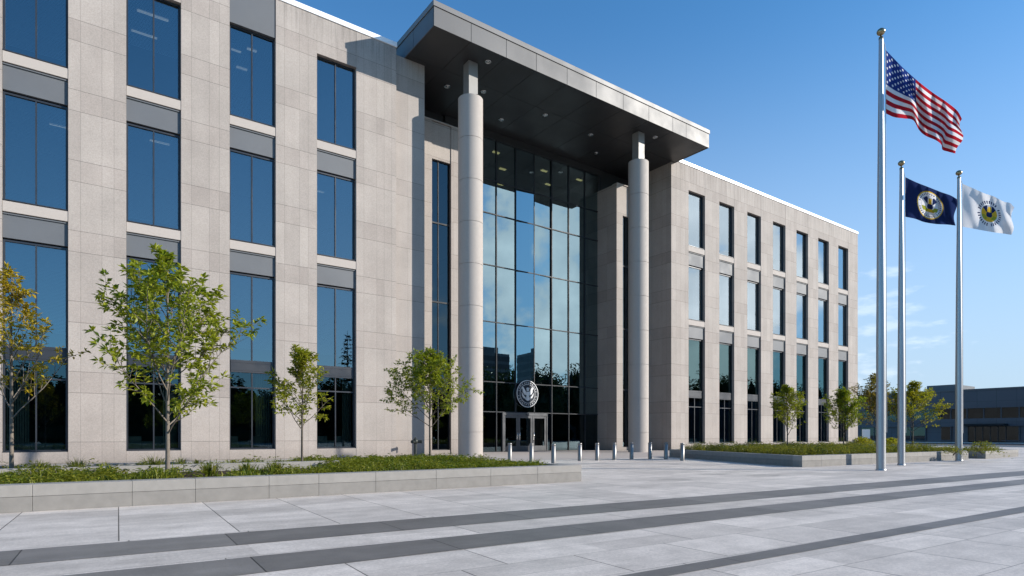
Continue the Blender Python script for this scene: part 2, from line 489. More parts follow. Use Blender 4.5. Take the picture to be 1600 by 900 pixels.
def window_proto(kind, z0, z1, uc, gmat, wing):
    """frame with mullions; its panes and blind as sub-parts"""
    f = MB(); y0, y1 = V0 + .24, V0 + .38
    a, b_ = uc - WW + .004, uc + WW - .004
    t = .085
    f.box(a, a + t, y0, y1, z0, z1); f.box(b_ - t, b_, y0, y1, z0, z1)
    f.box(a + t, b_ - t, y0, y1, z1 - t, z1); f.box(a + t, b_ - t, y0, y1, z0, z0 + t)
    f.box(a - .0, b_ + .0, V0 + .06, y0 - .002, z0 + .003, z0 + .045)      # metal sub-sill
    mid = wing == 'left'
    ptz = [(z0 + t, z1 - t)]
    if kind == 'tall':
        f.box(a + t, b_ - t, y0 - .03, y1, 4.6, 5.25)
        for q in (4.72, 5.13): f.box(a + t, b_ - t, y0 - .045, y0 - .031, q - .025, q + .025)
        f.box(a + t, b_ - t, y0, y1, 3.77, 3.84)
        ptz = [(z0 + t, 3.77), (3.84, 4.6), (5.25, z1 - t)]
    cols = [(a + t, b_ - t)]
    if mid:
        cols = [(a + t, uc - .03), (uc + .03, b_ - t)]
        for p, q in ptz: f.box(uc - .03, uc + .03, y0 + .01, y1, p, q)
    elif kind == 'tall':
        for p, q in ptz[:2]: f.box(uc - .03, uc + .03, y0 + .01, y1, p, q)
    fr = f.build('window', M['frame'], bld)
    rr = random.Random(int(uc * 100 + z0 * 7))
    for p, q in ptz:
        g = MB()
        for c, d in cols:
            e = [rr.uniform(-.0022, .0022) for _ in range(4)]
            yy = (y0 + y1) / 2
            g.quad((c, yy + e[0], p), (d, yy + e[1], p), (d, yy + e[1] + e[2], q), (c, yy + e[0] + e[2], q))
        g.build('pane', M['glass_base'] if q < 4.7 else gmat, fr)
    return fr

def blind(fr, uc, z0, z1, drop):
    s = MB()
    zz = z1 - .1; zend = z1 - (z1 - z0) * drop
    while zz > zend:
        for a, b_ in ((uc - WW + .1, uc - .05), (uc + .05, uc + WW - .1)):
            s.quad((a, V0 + .50, zz), (b_, V0 + .50, zz), (b_, V0 + .535, zz + .05), (a, V0 + .535, zz + .05))
        zz -= .062
    s.build('blind', M['blind'], fr)

def curtain(fr, uc, z0, z1, gap, seed):
    s = MB(); n = 60; vs = []; fs = []; rc = random.Random(seed); ph = rc.uniform(0, 6)
    zb = z0 + .1 + (z1 - z0) * gap
    for i in range(n + 1):
        x = uc - WW + .12 + (2 * WW - .24) * i / n
        y = V0 + .50 + .035 * math.sin(i * .85 + ph) + .02 * math.sin(i * .31 + 2 * ph)
        vs += [(x, y, zb), (x, y, z1 - .08)]
    for i in range(n): fs.append((2*i, 2*i+2, 2*i+3, 2*i+1))
    s.add(vs, fs, 0, True); s.build('curtain', M['curtain'], fr)

def wing(centres, u0, u1, stone, gmat, name, grey_heads=()):
    w_ = MB(); edges = [u0] + [e for c in centres for e in (c - WW, c + WW)] + [u1]
    for i in range(0, len(edges), 2):
        w_.box(edges[i], edges[i+1], V0, V0 + .6, 0, H)
    for i, c in enumerate(centres):
        a, b_ = c - WW + .003, c + WW - .003
        w_.box(a, b_, V0 + .012, V0 + .6, 0, .548)
        if i not in grey_heads: w_.box(a, b_, V0 + .008, V0 + .6, 22.703, H - .004)
    # end walls, rear and roof slab
    w_.box(u0, u0 + .6, V0 + .602, V0 + 24, 0, H); w_.box(u1 - .6, u1, V0 + .602, V0 + 24, 0, H)
    w_.box(u0 + .602, u1 - .602, V0 + 23.4, V0 + 24, 0, H)
    w_.build('facade_wall', stone, bld)
    rf = MB(); rf.box(u0 + .6, u1 - .6, V0 + .6, V0 + 23.4, H - .7, H - .4); rf.build('roof', M['roofing'], bld)
    cp = MB(); cp.box(u0 - .04, u1 + .04, V0 - .06, V0 + .66, H + .002, H + .30)
    cp.box(u0 - .04, u0 + .66, V0 + .662, V0 + 24.04, H + .002, H + .30); cp.box(u1 - .66, u1 + .04, V0 + .662, V0 + 24.04, H + .002, H + .30)
    cp.build('parapet_coping', M['coping_white'], bld, bevel=.02)
    for i, c in enumerate(centres):
        a, b_ = c - WW + .004, c + WW - .004
        for z0, z1 in SILLS:
            MB().box(a, b_, V0 + .02, V0 + .6, z0, z1).build('window_sill', M['stone_sill'], bld, bevel=.012)
        for z0, z1 in SPAN:
            s = MB(); s.box(a, b_, V0 + .13, V0 + .3, z0, z1)
            s.box(a, b_, V0 + .07, V0 + .129, z1 - .05, z1)
            s.build('spandrel_panel', M['spandrel'], bld)
        if i in grey_heads:
            MB().box(a, b_, V0 + .05, V0 + .3, 22.703, H - .004).build('spandrel_panel', M['spandrel'], bld)
        for k, (z0, z1) in enumerate(ROWS):
            fr = window_proto('tall' if k == 2 else 'plain', z0, z1, c, M['glass_low'] if (k == 2 and name == 'right') else gmat, name)
            if k == 2:
                rq = random.Random(int(c * 10)); cb = MB(); x = c - WW + .1
                while x < c + WW - .25:
                    wq = rq.uniform(.35, .8); 
                    if rq.random() < .8: cb.box(x, min(c + WW - .1, x + wq - .02), V0 + .75, V0 + 1.1, .3, rq.choice((.95, 1.0, 1.25)))
                    x += wq
                cb.build('cabinet', M['cabinet'], fr)
                vb = MB(); side = rq.choice((-1, 1)); wq = rq.uniform(.3, .9)
                for q in range(int(wq / .09)):
                    x = c + side * (WW - .15 - q * .09)
                    vb.quad((x - .035, V0 + .52, .7), (x + .03, V0 + .56, .7), (x + .03, V0 + .56, 4.5), (x - .035, V0 + .52, 4.5))
                vb.build('vertical_blind', M['cabinet'], fr)
            if name == 'left':
                if k == 0: dr = (.9, .9, .55, .95, .98)[i % 5]
                elif k == 1: dr = (.97, .97, .94, .97, .97)[i % 5]
                else: dr = .42
                blind(fr, c, z0, z1, dr)
            elif k < 2: curtain(fr, c, z0, z1, (0, .1, 0, .25, 0, .06, 0)[i % 7], i + 9 * k)
    # rooms behind the windows
    it = MB()
    it.box(u0 + .65, u1 - .65, V0 + 8, V0 + 8.2, .1, H - 1)
    for z in (.05, 10.35, 16.75, 23.1):
        it.box(u0 + .65, u1 - .65, V0 + .62, V0 + 7.99, z, z + .25)
    for k, c in enumerate(centres[:-1]):
        if k % 2: it.box(c + 2.1, c + 2.25, V0 + .7, V0 + 7.98, .31, 23)
    it.build('interior_room', M['interior'], bld)

wing(LC, LC[0] - WW - 2.2, 16.25, M['stone_left'], M['glass'], 'left', (3,))
wing(RC, 41.7, 75.0, M['stone_right'], M['glass_right'], 'right')

# ceiling lamps in the rooms behind the left wing's windows
for (u, v, z, l) in ((3.0, 36.6, 23.09, .9), (3.9, 36.6, 23.09, .5), (2.9, 38.6, 23.09, 1.2), (7.6, 37.2, 23.09, .5), (8.3, 36.6, 23.09, .5), (8.2, 38.8, 23.09, .6),
                     (3.6, 37.0, 16.74, .9), (12.4, 38.5, 16.74, .9), (-.6, 38.0, 16.74, .9)):
    MB().box(u, u + l, v, v + .16, z - .05, z).build('ceiling_lamp', M['lamp_white'], bld)

# entrance: stone piers either side of the lobby
e = MB()
e.box(16.252, 18.3, 34.45, 35.0, 0, 24.54)                     # strip beside the left wing
e.box(17.7, 18.3, 35.002, 39.4, 0, 24.54)
e.build('entrance_wall', M['stone_entry'], bld)
VR, HR = 36.7, 22.6
for mirror in (False, True):
    def X(a, b_):
        return (a, b_) if not mirror else (60.0 - b_, 60.0 - a)
    e = MB()
    for a, b_ in ((18.302, 20.06), (21.56, 22.3)):
        x0, x1 = X(a, b_)
        if mirror and b_ < 21: x1 = 41.69
        e.box(x0, x1, VR, VR + .5, 0, HR)
    x0, x1 = X(20.063, 21.557); e.box(x0, x1, VR + .06, VR + .5, 20.05, HR - .05); e.box(x0, x1, VR + .06, VR + .5, 0, .28)
    x0, x1 = X(21.8, 22.3); e.box(x0, x1, VR + .502, 39.25, 0, HR)
    e.build('entrance_wall', M['stone_entry'], bld)
    x0, x1 = X(18.34, 22.26); cpz = MB()
    if mirror: x1 = 41.68
    cpz.box(x0, x1, VR - .03, VR + .53, HR + .002, HR + .07); cpz.build('wall_coping', M['stone_sill'], bld)
    f = MB(); x0, x1 = X(20.07, 21.55); t = .06
    f.box(x0, x0 + t, VR + .2, VR + .32, .285, 20.04); f.box(x1 - t, x1, VR + .2, VR + .32, .285, 20.04)
    xm = (x0 + x1) / 2 - .15
    zs = [.285, 5.2, 10.4, 15.8, 20.04]
    for z in zs: f.box(x0 + t, x1 - t, VR + .2, VR + .32, max(.285, z - .05), min(20.04, z + .05))
    for p, q in zip(zs, zs[1:]): f.box(xm - .03, xm + .03, VR + .21, VR + .32, p + .051, q - .051)
    fr = f.build('window', M['cw_frame'], bld)
    gq = MB()
    for p, q in zip(zs, zs[1:]):
        gq.quad((x0 + t, VR + .26, p + .05), (x1 - t, VR + .26, p + .05), (x1 - t, VR + .26, q - .05), (x0 + t, VR + .26, q - .05))
    gq.build('pane', M['glass_door'], fr)
    bk = MB(); x0, x1 = X(18.31, 22.25)
    bk.box(x0, x1, 39.0, 39.2, 0, 24.54); bk.build('bulkhead', M['soffit'], bld)
# wing side walls seen under the canopy are part of the wings; the lobby's curtain wall
VC = 39.0
cw = MB(); rr = random.Random(4)
US = [22.3 + 15.7 / 9 * 0] + [23.22 + 1.85 * i for i in range(8)] + [38.0]
US[0] = 22.3
ZS = [0.02, 3.1, 5.4, 10.0, 14.33, 18.3, 20.85, 24.0]
ZS_all = ZS
D0, D1 = 27.45, 31.95
for u in US:
    segs = [(0.02, 24.0)] if not (D0 - .1 < u < D1 + .1) else [(3.14, 24.0)]
    for p, q in segs: cw.box(u - .032, u + .032, VC - .07, VC + .1, p, q)
for z in ZS:
    us = US
    for a, b_ in zip(us, us[1:]):
        lo, hi = a + .033, b_ - .033
        if z < 3 and lo < D1 and hi > D0:
            if lo < D0: hi = D0
            elif hi > D1: lo = D1
            else: continue
            if lo >= hi: continue
        cw.box(lo, hi, VC - .05, VC + .1, max(.02, z - .035), min(24.0, z + .035))
cwo = cw.build('curtain_wall', M['cw_frame'], bld)
for i, (a, b_) in enumerate(zip(US, US[1:])):
    for p, q in zip(ZS, ZS[1:]):
        aa, bb = a, b_
        if p < 1 and aa < D1 and bb > D0:
            if aa < D0: bb = D0
            elif bb > D1: aa = D1
            else: continue
        e4 = [rr.uniform(-.003, .003) for _ in range(3)]
        if i == 4: e4[0] += .055; e4[1] -= .055
        if i == 5: e4[0] -= .046; e4[1] += .046
        gq = MB(); gq.quad((aa, VC + .02 + e4[0], p), (bb, VC + .02 + e4[1], p), (bb, VC + .02 + e4[1] + e4[2], q), (aa, VC + .02 + e4[0] + e4[2], q))
        gq.build('pane', M['glass_door'] if p < 1 else M['glass_lobby'], cwo)
MB().box(22.3, 38.0, VC - .16, VC + .2, 24.01, 24.54).build('bulkhead', M['soffit'], bld)
# lobby interior
it = MB()
it.box(22.4, 37.9, 39.3, 54.0, .0, .03, 1)
it.box(22.4, 37.9, 54.0, 54.2, .0, 24.4); it.box(22.2, 22.4, 39.3, 54, 0, 24.4); it.box(37.9, 38.1, 39.3, 54, 0, 24.4)
it.box(22.4, 37.9, 39.3, 54, 24.05, 24.3)
it.box(22.4, 37.9, 47, 47.3, 9.6, 10.4); it.box(22.4, 37.9, 47, 54, 9.9, 10.1); it.box(22.4, 37.9, 47, 54, 17.2, 17.4)
it.build('interior_room', [M['interior'], M['interior_floor']], bld)
for u, v in ((25.2, 44.5), (31.2, 46.5), (35.0, 44.5)):
    MB().box(u - .35, u + .35, v - .35, v + .35, .03, 24.0).build('interior_column', M['interior_wall'], bld)
MB().box(33.0, 36.0, 48.0, 49.0, .03, 1.15).build('reception_desk', M['interior_wall'], bld)
for u, v in ((24.3, 40.8), (26.6, 42.6), (28.0, 40.6), (30.2, 42.8), (33.3, 41.0), (35.4, 43.0), (31.9, 45.5), (26.0, 46.0), (37.0, 40.6)):
    MB().box(u - .3, u + .3, v - .12, v + .12, 23.98, 24.04).build('ceiling_lamp', M['lamp_warm'], bld)
for z in (17.0, 11.5):
    MB().box(20.5, 20.8, 38.0, 38.1, z, z + .07).build('ceiling_lamp', M['lamp_warm'], bld)

# doors
fr = MB()
fr.box(D0 + .001, D0 + .10, VC - .12, VC + .08, .02, 3.06); fr.box(D1 - .10, D1 - .001, VC - .12, VC + .08, .02, 3.06)
fr.box(D0 + .1, D1 - .1, VC - .12, VC + .08, 2.86, 3.06)
dsw = (D1 - D0 - .2) / 3
for i in (1, 2):
    x = D0 + .1 + dsw * i
    fr.box(x - .03, x + .03, VC - .10, VC + .08, .02, 2.86)
fr.box(29.75, 29.95, VC - .2, VC - .121, 2.9, 3.0)
fr.build('door_frame', M['door_metal'], bld, bevel=.006)
for i in range(3):
    x0 = D0 + .1 + dsw * i + .035; x1 = x0 + dsw - .07
    d = MB(); t = .16
    d.box(x0, x0 + t, VC - .08, VC - .01, .03, 2.85); d.box(x1 - t, x1, VC - .08, VC - .01, .03, 2.85)
    d.box(x0 + t, x1 - t, VC - .08, VC - .01, 2.66, 2.85); d.box(x0 + t, x1 - t, VC - .08, VC - .01, .03, .45)
    do = d.build('door', M['door_metal'], bld, bevel=.005)
    gq = MB(); gq.quad((x0 + t, VC - .045, .45), (x1 - t, VC - .045, .45), (x1 - t, VC - .045, 2.66), (x0 + t, VC - .045, 2.66))
    gq.build('pane', M['glass_door'], do)
    hx = x1 - .08 if i == 0 else x0 + .08
    if i == 2: hx = x0 + .08
    h = MB(); h.tube([(hx, VC - .09, .85), (hx, VC - .17, .85), (hx, VC - .17, 1.5), (hx, VC - .09, 1.5)], .022, 8)
    h.box(hx - .05, hx + .05, VC - .092, VC - .081, .95, 1.4)
    h.build('handle', M['bright_steel'], do)
    h = MB(); h.box(x0 + .1, x1 - .1, VC - .02, VC + .02, 1.08, 1.14); h.build('push_bar', M['bright_steel'], do)

# emblem over the doors: ring of lettering marks, eagle with raised wings, shield and branches
def poly_ext(mb, pts, y0, y1, mi=0):
    n = len(pts)
    area = sum(pts[i][0] * pts[(i+1) % n][1] - pts[(i+1) % n][0] * pts[i][1] for i in range(n))
    if area < 0: pts = pts[::-1]
    vs = [(p[0], y0, p[1]) for p in pts] + [(p[0], y1, p[1]) for p in pts]
    fs = [tuple(range(n)), tuple(range(n, 2*n))[::-1]] + [((i+1) % n, i, i + n, (i+1) % n + n) for i in range(n)]
    mb.add(vs, fs, mi)
EC, EZ, ER = 29.83, 4.6, 1.08
EY = VC - .16
def circ(r, n=56, cx=0, cz=0): return [(EC + ER * (cx + r * math.cos(2*math.pi*i/n)), EZ + ER * (cz + r * math.sin(2*math.pi*i/n))) for i in range(n)]
def ring(mb, r0, r1, y0, y1, n=64):
    for i in range(n):
        a, b_ = 2*math.pi*i/n, 2*math.pi*(i+1)/n
        q = [(EC + ER*r*math.cos(t), EZ + ER*r*math.sin(t)) for r, t in ((r0,a),(r1,a),(r1,b_),(r0,b_))]
        mb.add([(p[0], y0, p[1]) for p in q] + [(p[0], y1, p[1]) for p in q], [(0,1,2,3),(1,5,6,2),(0,3,7,4)])
db = MB(); poly_ext(db, circ(.99), EY, EY + .06); em = db.build('emblem', M['emblem_dark'], bld)
rg = MB(); ring(rg, .95, 1.0, EY - .05, EY); rg.build('rim', M['emblem_silver'], em)
rg = MB(); ring(rg, .675, .705, EY - .04, EY); rg.build('inner_ring', M['emblem_silver'], em)
lt = MB(); rl = random.Random(11)
n = 26
for i in range(n):
    if i in (0, 13): continue
    a = 2 * math.pi * i / n
    def lp(x, r): 
        aa = a + x / r
        return (EC + ER * r * math.cos(aa), EZ + ER * r * math.sin(aa))
    k = rl.randrange(4); wd = .048
    poly_ext(lt, [lp(-wd, .775), lp(-wd + .026, .775), lp(-wd + .026, .87), lp(-wd, .87)], EY - .03, EY - .001)
    if k != 0: poly_ext(lt, [lp(wd - .026, .775), lp(wd, .775), lp(wd, .87), lp(wd - .026, .87)], EY - .03, EY - .001)
    zz = (.775, .845, .81, .775)[k]
    poly_ext(lt, [lp(-wd + .03, zz), lp(wd - .03, zz), lp(wd - .03, zz + .03), lp(-wd + .03, zz + .03)], EY - .03, EY - .001)
lt.build('lettering', M['emblem_silver'], em)
eg = MB()
def T(pts, dy=0.): poly_ext(eg, [(EC + ER * x * .92, EZ + ER * z * .92) for x, z in pts], EY - .05 - dy, EY - .001)
for s in (-1, 1):
    T([(s*.19, .0), (s*.20, .18), (s*.42, .52), (s*.62, .50), (s*.50, .34), (s*.50, .14), (s*.36, -.04), (s*.22, -.12)])
    T([(s*.50, -.02), (s*.60, .10), (s*.56, -.16), (s*.42, -.34), (s*.18, -.44), (s*.22, -.30), (s*.38, -.18)], .01)
T([(-.10, .30), (-.13, .42), (-.05, .50), (.06, .50), (.18, .44), (.10, .38), (.11, .22), (-.10, .22)], .012)
T([(-.17, .16), (.17, .16), (.17, -.08), (.10, -.22), (0, -.28), (-.10, -.22), (-.17, -.08)], .02)
T([(-.14, -.20), (.14, -.20), (.22, -.46), (.10, -.53), (0, -.56), (-.10, -.53), (-.22, -.46)], .006)
eg.build('eagle', M['emblem_silver'], em)

# columns
CX = [(20.55, 32.6), (35.75, 32.5)]
for cx, cy in CX:
    r = .775; zs = [0.0, 1.5, 4.1, 6.7, 9.3, 11.9, 14.5, 17.1, 19.7, 22.3]
    c = MB(); c.lathe(cx, cy, [(r - .03, .002), (r - .03, 22.29)], 64)
    for z0, z1 in zip(zs, zs[1:]): c.lathe(cx, cy, [(r, z0 + (.012 if z0 else 0)), (r, z1 - .012)], 72)
    colo = c.build('column', M['stone_column'], bld)
    p = MB(); p.box(cx - .33, cx + .33, cy - .33, cy + .33, 22.302, 24.54); p.build('post', M['post_metal'], colo, bevel=.01)
    p = MB(); p.lathe(cx + .1, cy - .55, [(.07, 22.302), (.07, 22.42), (.05, 22.43)], 12); p.build('uplight', M['bright_steel'], colo)

# canopy
U0, U1, VF, VB, ZB, ZT = 16.9, 42.1, 30.7, 46.0, 24.55, 25.95
can = MB(); can.box(U0 + .05, U1 - .05, VF + .05, VB - .05, ZB + .06, ZT - .04)
cano = can.build('canopy', M['dark'], bld)
xs = [U0, 19.4, 21.95, 24.3, 26.9, 29.55, 32.2, 34.9, 37.6, 39.2, U1]
for a, b_ in zip(xs, xs[1:]):
    MB().box(a + .012, b_ - .012, VF, VF + .048, ZB - .03, ZT - .34).build('fascia_panel', M['canopy_metal'], cano, bevel=.006)
ys = [VF + .05, 33.2, 35.9, 38.6, 41.3, VB]
for a, b_ in zip(ys, ys[1:]):
    for x0, x1 in ((U0, U0 + .048), (U1 - .048, U1)):
        MB().box(x0, x1, a + .012, b_ - .012, ZB - .03, ZT - .34).build('fascia_panel', M['canopy_metal'], cano, bevel=.006)
MB().box(U0 - .05, U1 + .05, VF - .05, VB + .05, ZT - .32, ZT).build('roof_edge', M['canopy_cap'], cano, bevel=.015)
sf = MB()
xs2 = [U0 + .06, 19.4, 21.95, 24.3, 26.9, 29.55, 32.2, 34.9, 37.6, U1 - .06]
for a, b_ in zip(xs2, xs2[1:]):
    for c, d in ((VF + .06, 34.1), (34.1, 39.2)):
        sf.box(a + .012, b_ - .012, c + .012, d - .012, ZB, ZB + .058)
sf.build('soffit', M['soffit'], cano)
for u, v in ((21.3, 31.75), (20.6, 35.6), (22.9, 34.7), (28.2, 34.6), (32.9, 34.8), (37.2, 32.1), (35.4, 36.8), (26, 37)):
    dl = MB(); dl.lathe(u, v, [(.12, ZB - .001), (.20, ZB - .001), (.21, ZB - .03), (.15, ZB - .035), (.13, ZB - .012), (.10, ZB - .012)], 20)
    dl.lathe(u, v, [(.06, ZB - .011), (.07, ZB - .03), (.02, ZB - .035)], 12)
    dl.build('downlight', M['bright_steel'], cano)

# ------------------------------------------------------------------ planters
def planter(name, pts, h, thick, label, seed, coping=None, soil=.1):
    """stone trough: two courses of blocks on each side, soil inside; pts counter-clockwise"""
    c = sum((Vector((p[0], p[1], 0)) for p in pts), Vector()) / len(pts)
    o = empty(name, c); tag(o, label, 'planter')
    rr = random.Random(seed)
    lo = MB(); up = MB(); n = len(pts)
    zc = h * .56
    for i in range(n):
        a = Vector((*pts[i], 0)); b_ = Vector((*pts[(i+1) % n], 0))
        d = (b_ - a); L = d.length; d.normalize()
        p = 0. if i % 2 == 0 else thick + .006
        end = L - (0. if i % 2 == 0 else thick + .006)
        while p < end - .05:
            q = min(end, p + rr.uniform(1.0, 1.6))
            if end - q < .5: q = end
            lo.obox(a + d * (p + .002), a + d * (q - .002), thick, 0, zc - .002)
            if rr.random() < .25 and q - p > 1.2:
                m = (p + q) / 2 + rr.uniform(-.2, .2)
                up.obox(a + d * (p + .002), a + d * (m - .002), thick - .004, zc + .002, h)
                up.obox(a + d * (m + .002), a + d * (q - .002), thick - .004, zc + .002, h)
            else:
                up.obox(a + d * (p + .002), a + d * (q - .002), thick - .004, zc + .002, h)
            p = q
    lo.build('base_course', M['planter_stone'], o, bevel=.005)
    up.build('top_course', M['planter_cap'], o, bevel=.006)
    ins = []
    for i in range(n):
        p = Vector((*pts[i], 0)); ins.append(p + (c - p).normalized() * .2)
    MB().prism([(p.x, p.y) for p in ins], .01, h - soil).build('soil', M['mulch'], o)
    return o
PL = [(-12, 13.62), (11.8, 12.85), (12.1, 21.8), (-12, 22.4)]
plo = planter('planter', PL, .46, .42, 'long pale stone planter with green ground cover in front of the left wing', 3)
k = MB()
for i in range(9):
    k.box(-12 + 2.05 * i + .1 + .004, -12 + 2.05 * (i + 1) + .1 - .004, 17.6, 17.95, .3, .55)
k.build('inner_kerb', M['planter_cap'], plo, bevel=.01)
PR = [(24.2, 13.2), (39.4, 12.25), (41.6, 22.0), (29.2, 24.1)]
pro = planter('planter', PR, .46, .42, 'stone planter with shaded slanted side in front of the right wing, behind the flagpoles', 5)
PF = [(41.0, 11.95), (47.2, 12.1), (48.2, 17), (42.6, 17)]
pfo = planter('planter', PF, .42, .4, 'small far stone planter right of the thinnest rear flagpole', 8)

# ------------------------------------------------------------------ plants
def pip(x, y, poly):
    r = False; n = len(poly); j = n - 1
    for i in range(n):
        xi, yi = poly[i][:2]; xj, yj = poly[j][:2]
        if (yi > y) != (yj > y) and x < (xj - xi) * (y - yi) / (yj - yi) + xi: r = not r
        j = i
    return r
def shrink(poly, d):
    c = sum((Vector((p[0], p[1])) for p in poly), Vector((0, 0))) / len(poly); out = []
    n = len(poly)
    for i in range(n):
        p = Vector(poly[i]); a = (Vector(poly[i-1]) - p).normalized(); b_ = (Vector(poly[(i+1) % n]) - p).normalized()
        s = abs(a.x * b_.y - a.y * b_.x)
        out.append(tuple(p + (a + b_) * (d / max(.3, s))))
    return out

GREENS = [(.022, .045, .008), (.05, .085, .012), (.09, .125, .014), (.16, .17, .016)]
M['grass'] = leaf_mat('grass', [(.06, .095, .012), (.11, .155, .016), (.16, .19, .02), (.25, .235, .025)], .4)
M['tuft'] = leaf_mat('tuft', [(.05, .08, .012), (.085, .12, .018), (.13, .15, .02), (.22, .20, .035)], .4)
M['cover'] = leaf_mat('cover', [(.06, .085, .022), (.12, .14, .03), (.18, .185, .035), (.27, .235, .04)], .4)

def blade(mb, x, y, z, L, lean, az, wd, rr):
    d = Vector((math.cos(az), math.sin(az), 0)); s = Vector((-d.y, d.x, 0)) * wd
    p0 = Vector((x, y, z)); p1 = p0 + d * (L * lean * .35) + Vector((0, 0, L * .6)); p2 = p0 + d * (L * lean) + Vector((0, 0, L * (1 - .35 * lean)))
    mb.add([p0 - s, p0 + s, p1 + s * .8, p1 - s * .8, p2], [(0, 1, 2, 3), (3, 2, 4)])

def leaf(mb, p, d, L, W, up, rr):
    """folded pointed leaf"""
    d = d.normalized(); s = d.cross(up)
    if s.length < 1e-4: s = Vector((1, 0, 0))
    s.normalize(); n = s.cross(d)
    a = p; m = p + d * (L * .45); t = p + d * L - n * (L * .18)
    mb.add([a, m + s * W + n * (W * .3), t, m - s * W + n * (W * .3)], [(0, 1, 2), (0, 2, 3)])

def ground_cover(name, poly, z, n, label, mat, seed, hmul=1., keep=None, leafy=.3):
    rr = random.Random(seed); mb = MB()
    x0 = min(p[0] for p in poly); x1 = max(p[0] for p in poly); y0 = min(p[1] for p in poly); y1 = max(p[1] for p in poly)
    k = 0
    while k < n:
        x = rr.uniform(x0, x1); y = rr.uniform(y0, y1)
        if not pip(x, y, poly): continue
        nz = mnoise.noise((x * .9, y * .9, seed)) + .5 * mnoise.noise((x * 2.7, y * 2.7, seed + 7))
        if keep is not None and rr.random() > keep(x, y, nz): k += .2; continue
        k += 1
        hh = hmul * (.14 + .13 * max(-.85, nz)) * rr.uniform(.7, 1.35)
        if rr.random() > leafy:
            for _ in range(9):
                blade(mb, x + rr.gauss(0, .05), y + rr.gauss(0, .05), z - .02, hh * rr.uniform(.8, 1.5), rr.uniform(.2, 1.2), rr.uniform(0, 6.28), rr.uniform(.006, .012), rr)
        else:
            for _ in range(14):
                a = rr.uniform(0, 6.28); q = Vector((x + rr.gauss(0, .09), y + rr.gauss(0, .09), z + rr.uniform(.02, hh)))
                leaf(mb, q, Vector((math.cos(a), math.sin(a), rr.uniform(-.1, .9))), rr.uniform(.06, .13), rr.uniform(.018, .036), Vector((0, 0, 1)), rr)
    o = mb.build(name, mat); tag(o, label, 'ground cover', kind='stuff'); return o

PLi = shrink(PL, .48)
def keepL(x, y, nz):
    if y > 17.5 and x < 6.2: return .0 if y < 18.1 else .10
    gap = 0
    for gx, gy, gr in ((2.35, 14.4, .55), (3.75, 14.2, .35), (4.6, 15.6, .6), (2.9, 16.2, 1.0), (3.9, 16.8, 1.2), (5.3, 17, .8), (1.6,16.6,.7)):
        if (x - gx) ** 2 + ((y - gy) * .7) ** 2 < gr * gr: gap = 1
    if gap: return .04
    d = 1.0 if y < 15.6 or x > 5.5 else .7
    return d * (1 if nz > -.55 else .35)
vis = [(-6, PLi[0][1] - (PLi[0][1]-PLi[1][1])*.25), PLi[1], PLi[2], (-6, PLi[3][1])]
ground_cover('ground_cover', vis, .36, 5200, 'low yellow green grassy planting filling the long left planter', M['grass'], 2, 1.15, keepL, .4)
PRi = shrink(PR, .46)
ground_cover('ground_cover', PRi, .36, 4600, 'low leafy green planting filling the right planter under four young trees', M['cover'], 5, 2.3, None, .9)
PFi = shrink(PF, .45)
ground_cover('ground_cover', PFi, .33, 500, 'sparse low green planting in the small far planter', M['cover'], 6, .9, None, .6)

ORD = ['first', 'second', 'third', 'fourth', 'fifth', 'sixth', 'seventh', 'eighth', 'ninth', 'tenth', 'eleventh', 'twelfth']
def tuft(p, h, n, seed, label, group, spread=1.):
    rr = random.Random(seed); mb = MB()
    for _ in range(n):
        a = rr.uniform(0, 6.28); r0 = abs(rr.gauss(0, .05)) * spread
        blade(mb, p.x + r0 * math.cos(a), p.y + r0 * math.sin(a), p.z - .02, h * rr.uniform(.6, 1.15), rr.uniform(.1, 1.15) * spread, a + rr.gauss(0, .4), rr.uniform(.007, .012), rr)
    o = mb.build('grass_tuft', M['tuft'], origin=p); tag(o, label, 'grass tuft', group)
rear = [283, 308, 366, 388, 426, 437, 456, 476, 497, 524, 553]
rr0 = random.Random(77)
for i, px in enumerate(rear):
    tuft(on_ground(px, 728, .37), rr0.uniform(.22, .36), 60, 100 + i, ORD[i] + ' spiky grass tuft from the left behind the low kerb of the long planter', 'grass tufts behind the kerb', 1.15)
front = [(60, 742, .42), (122, 741, .48), (242, 737, .55), (328, 743, .42), (385, 743, .40), (430, 740, .40)]
fl = ['spiky grass tuft nearest the yellowing tree at the far left of the left planter', 'dark green grass tuft midway between the yellowing tree and the tall green tree', 'tallest yellow green grass tuft just left of the tall green tree',
      'broad grass tuft on bare mulch right of the tall green tree', 'broad grass tuft between two bare mulch gaps of the long planter', 'grass tuft just left of the small tree by the third window bay']
for i, (px, py, h) in enumerate(front):
    tuft(on_ground(px, py, .37), h, 130, 200 + i, fl[i], 'larger grass tufts in the left planter', 1.3)

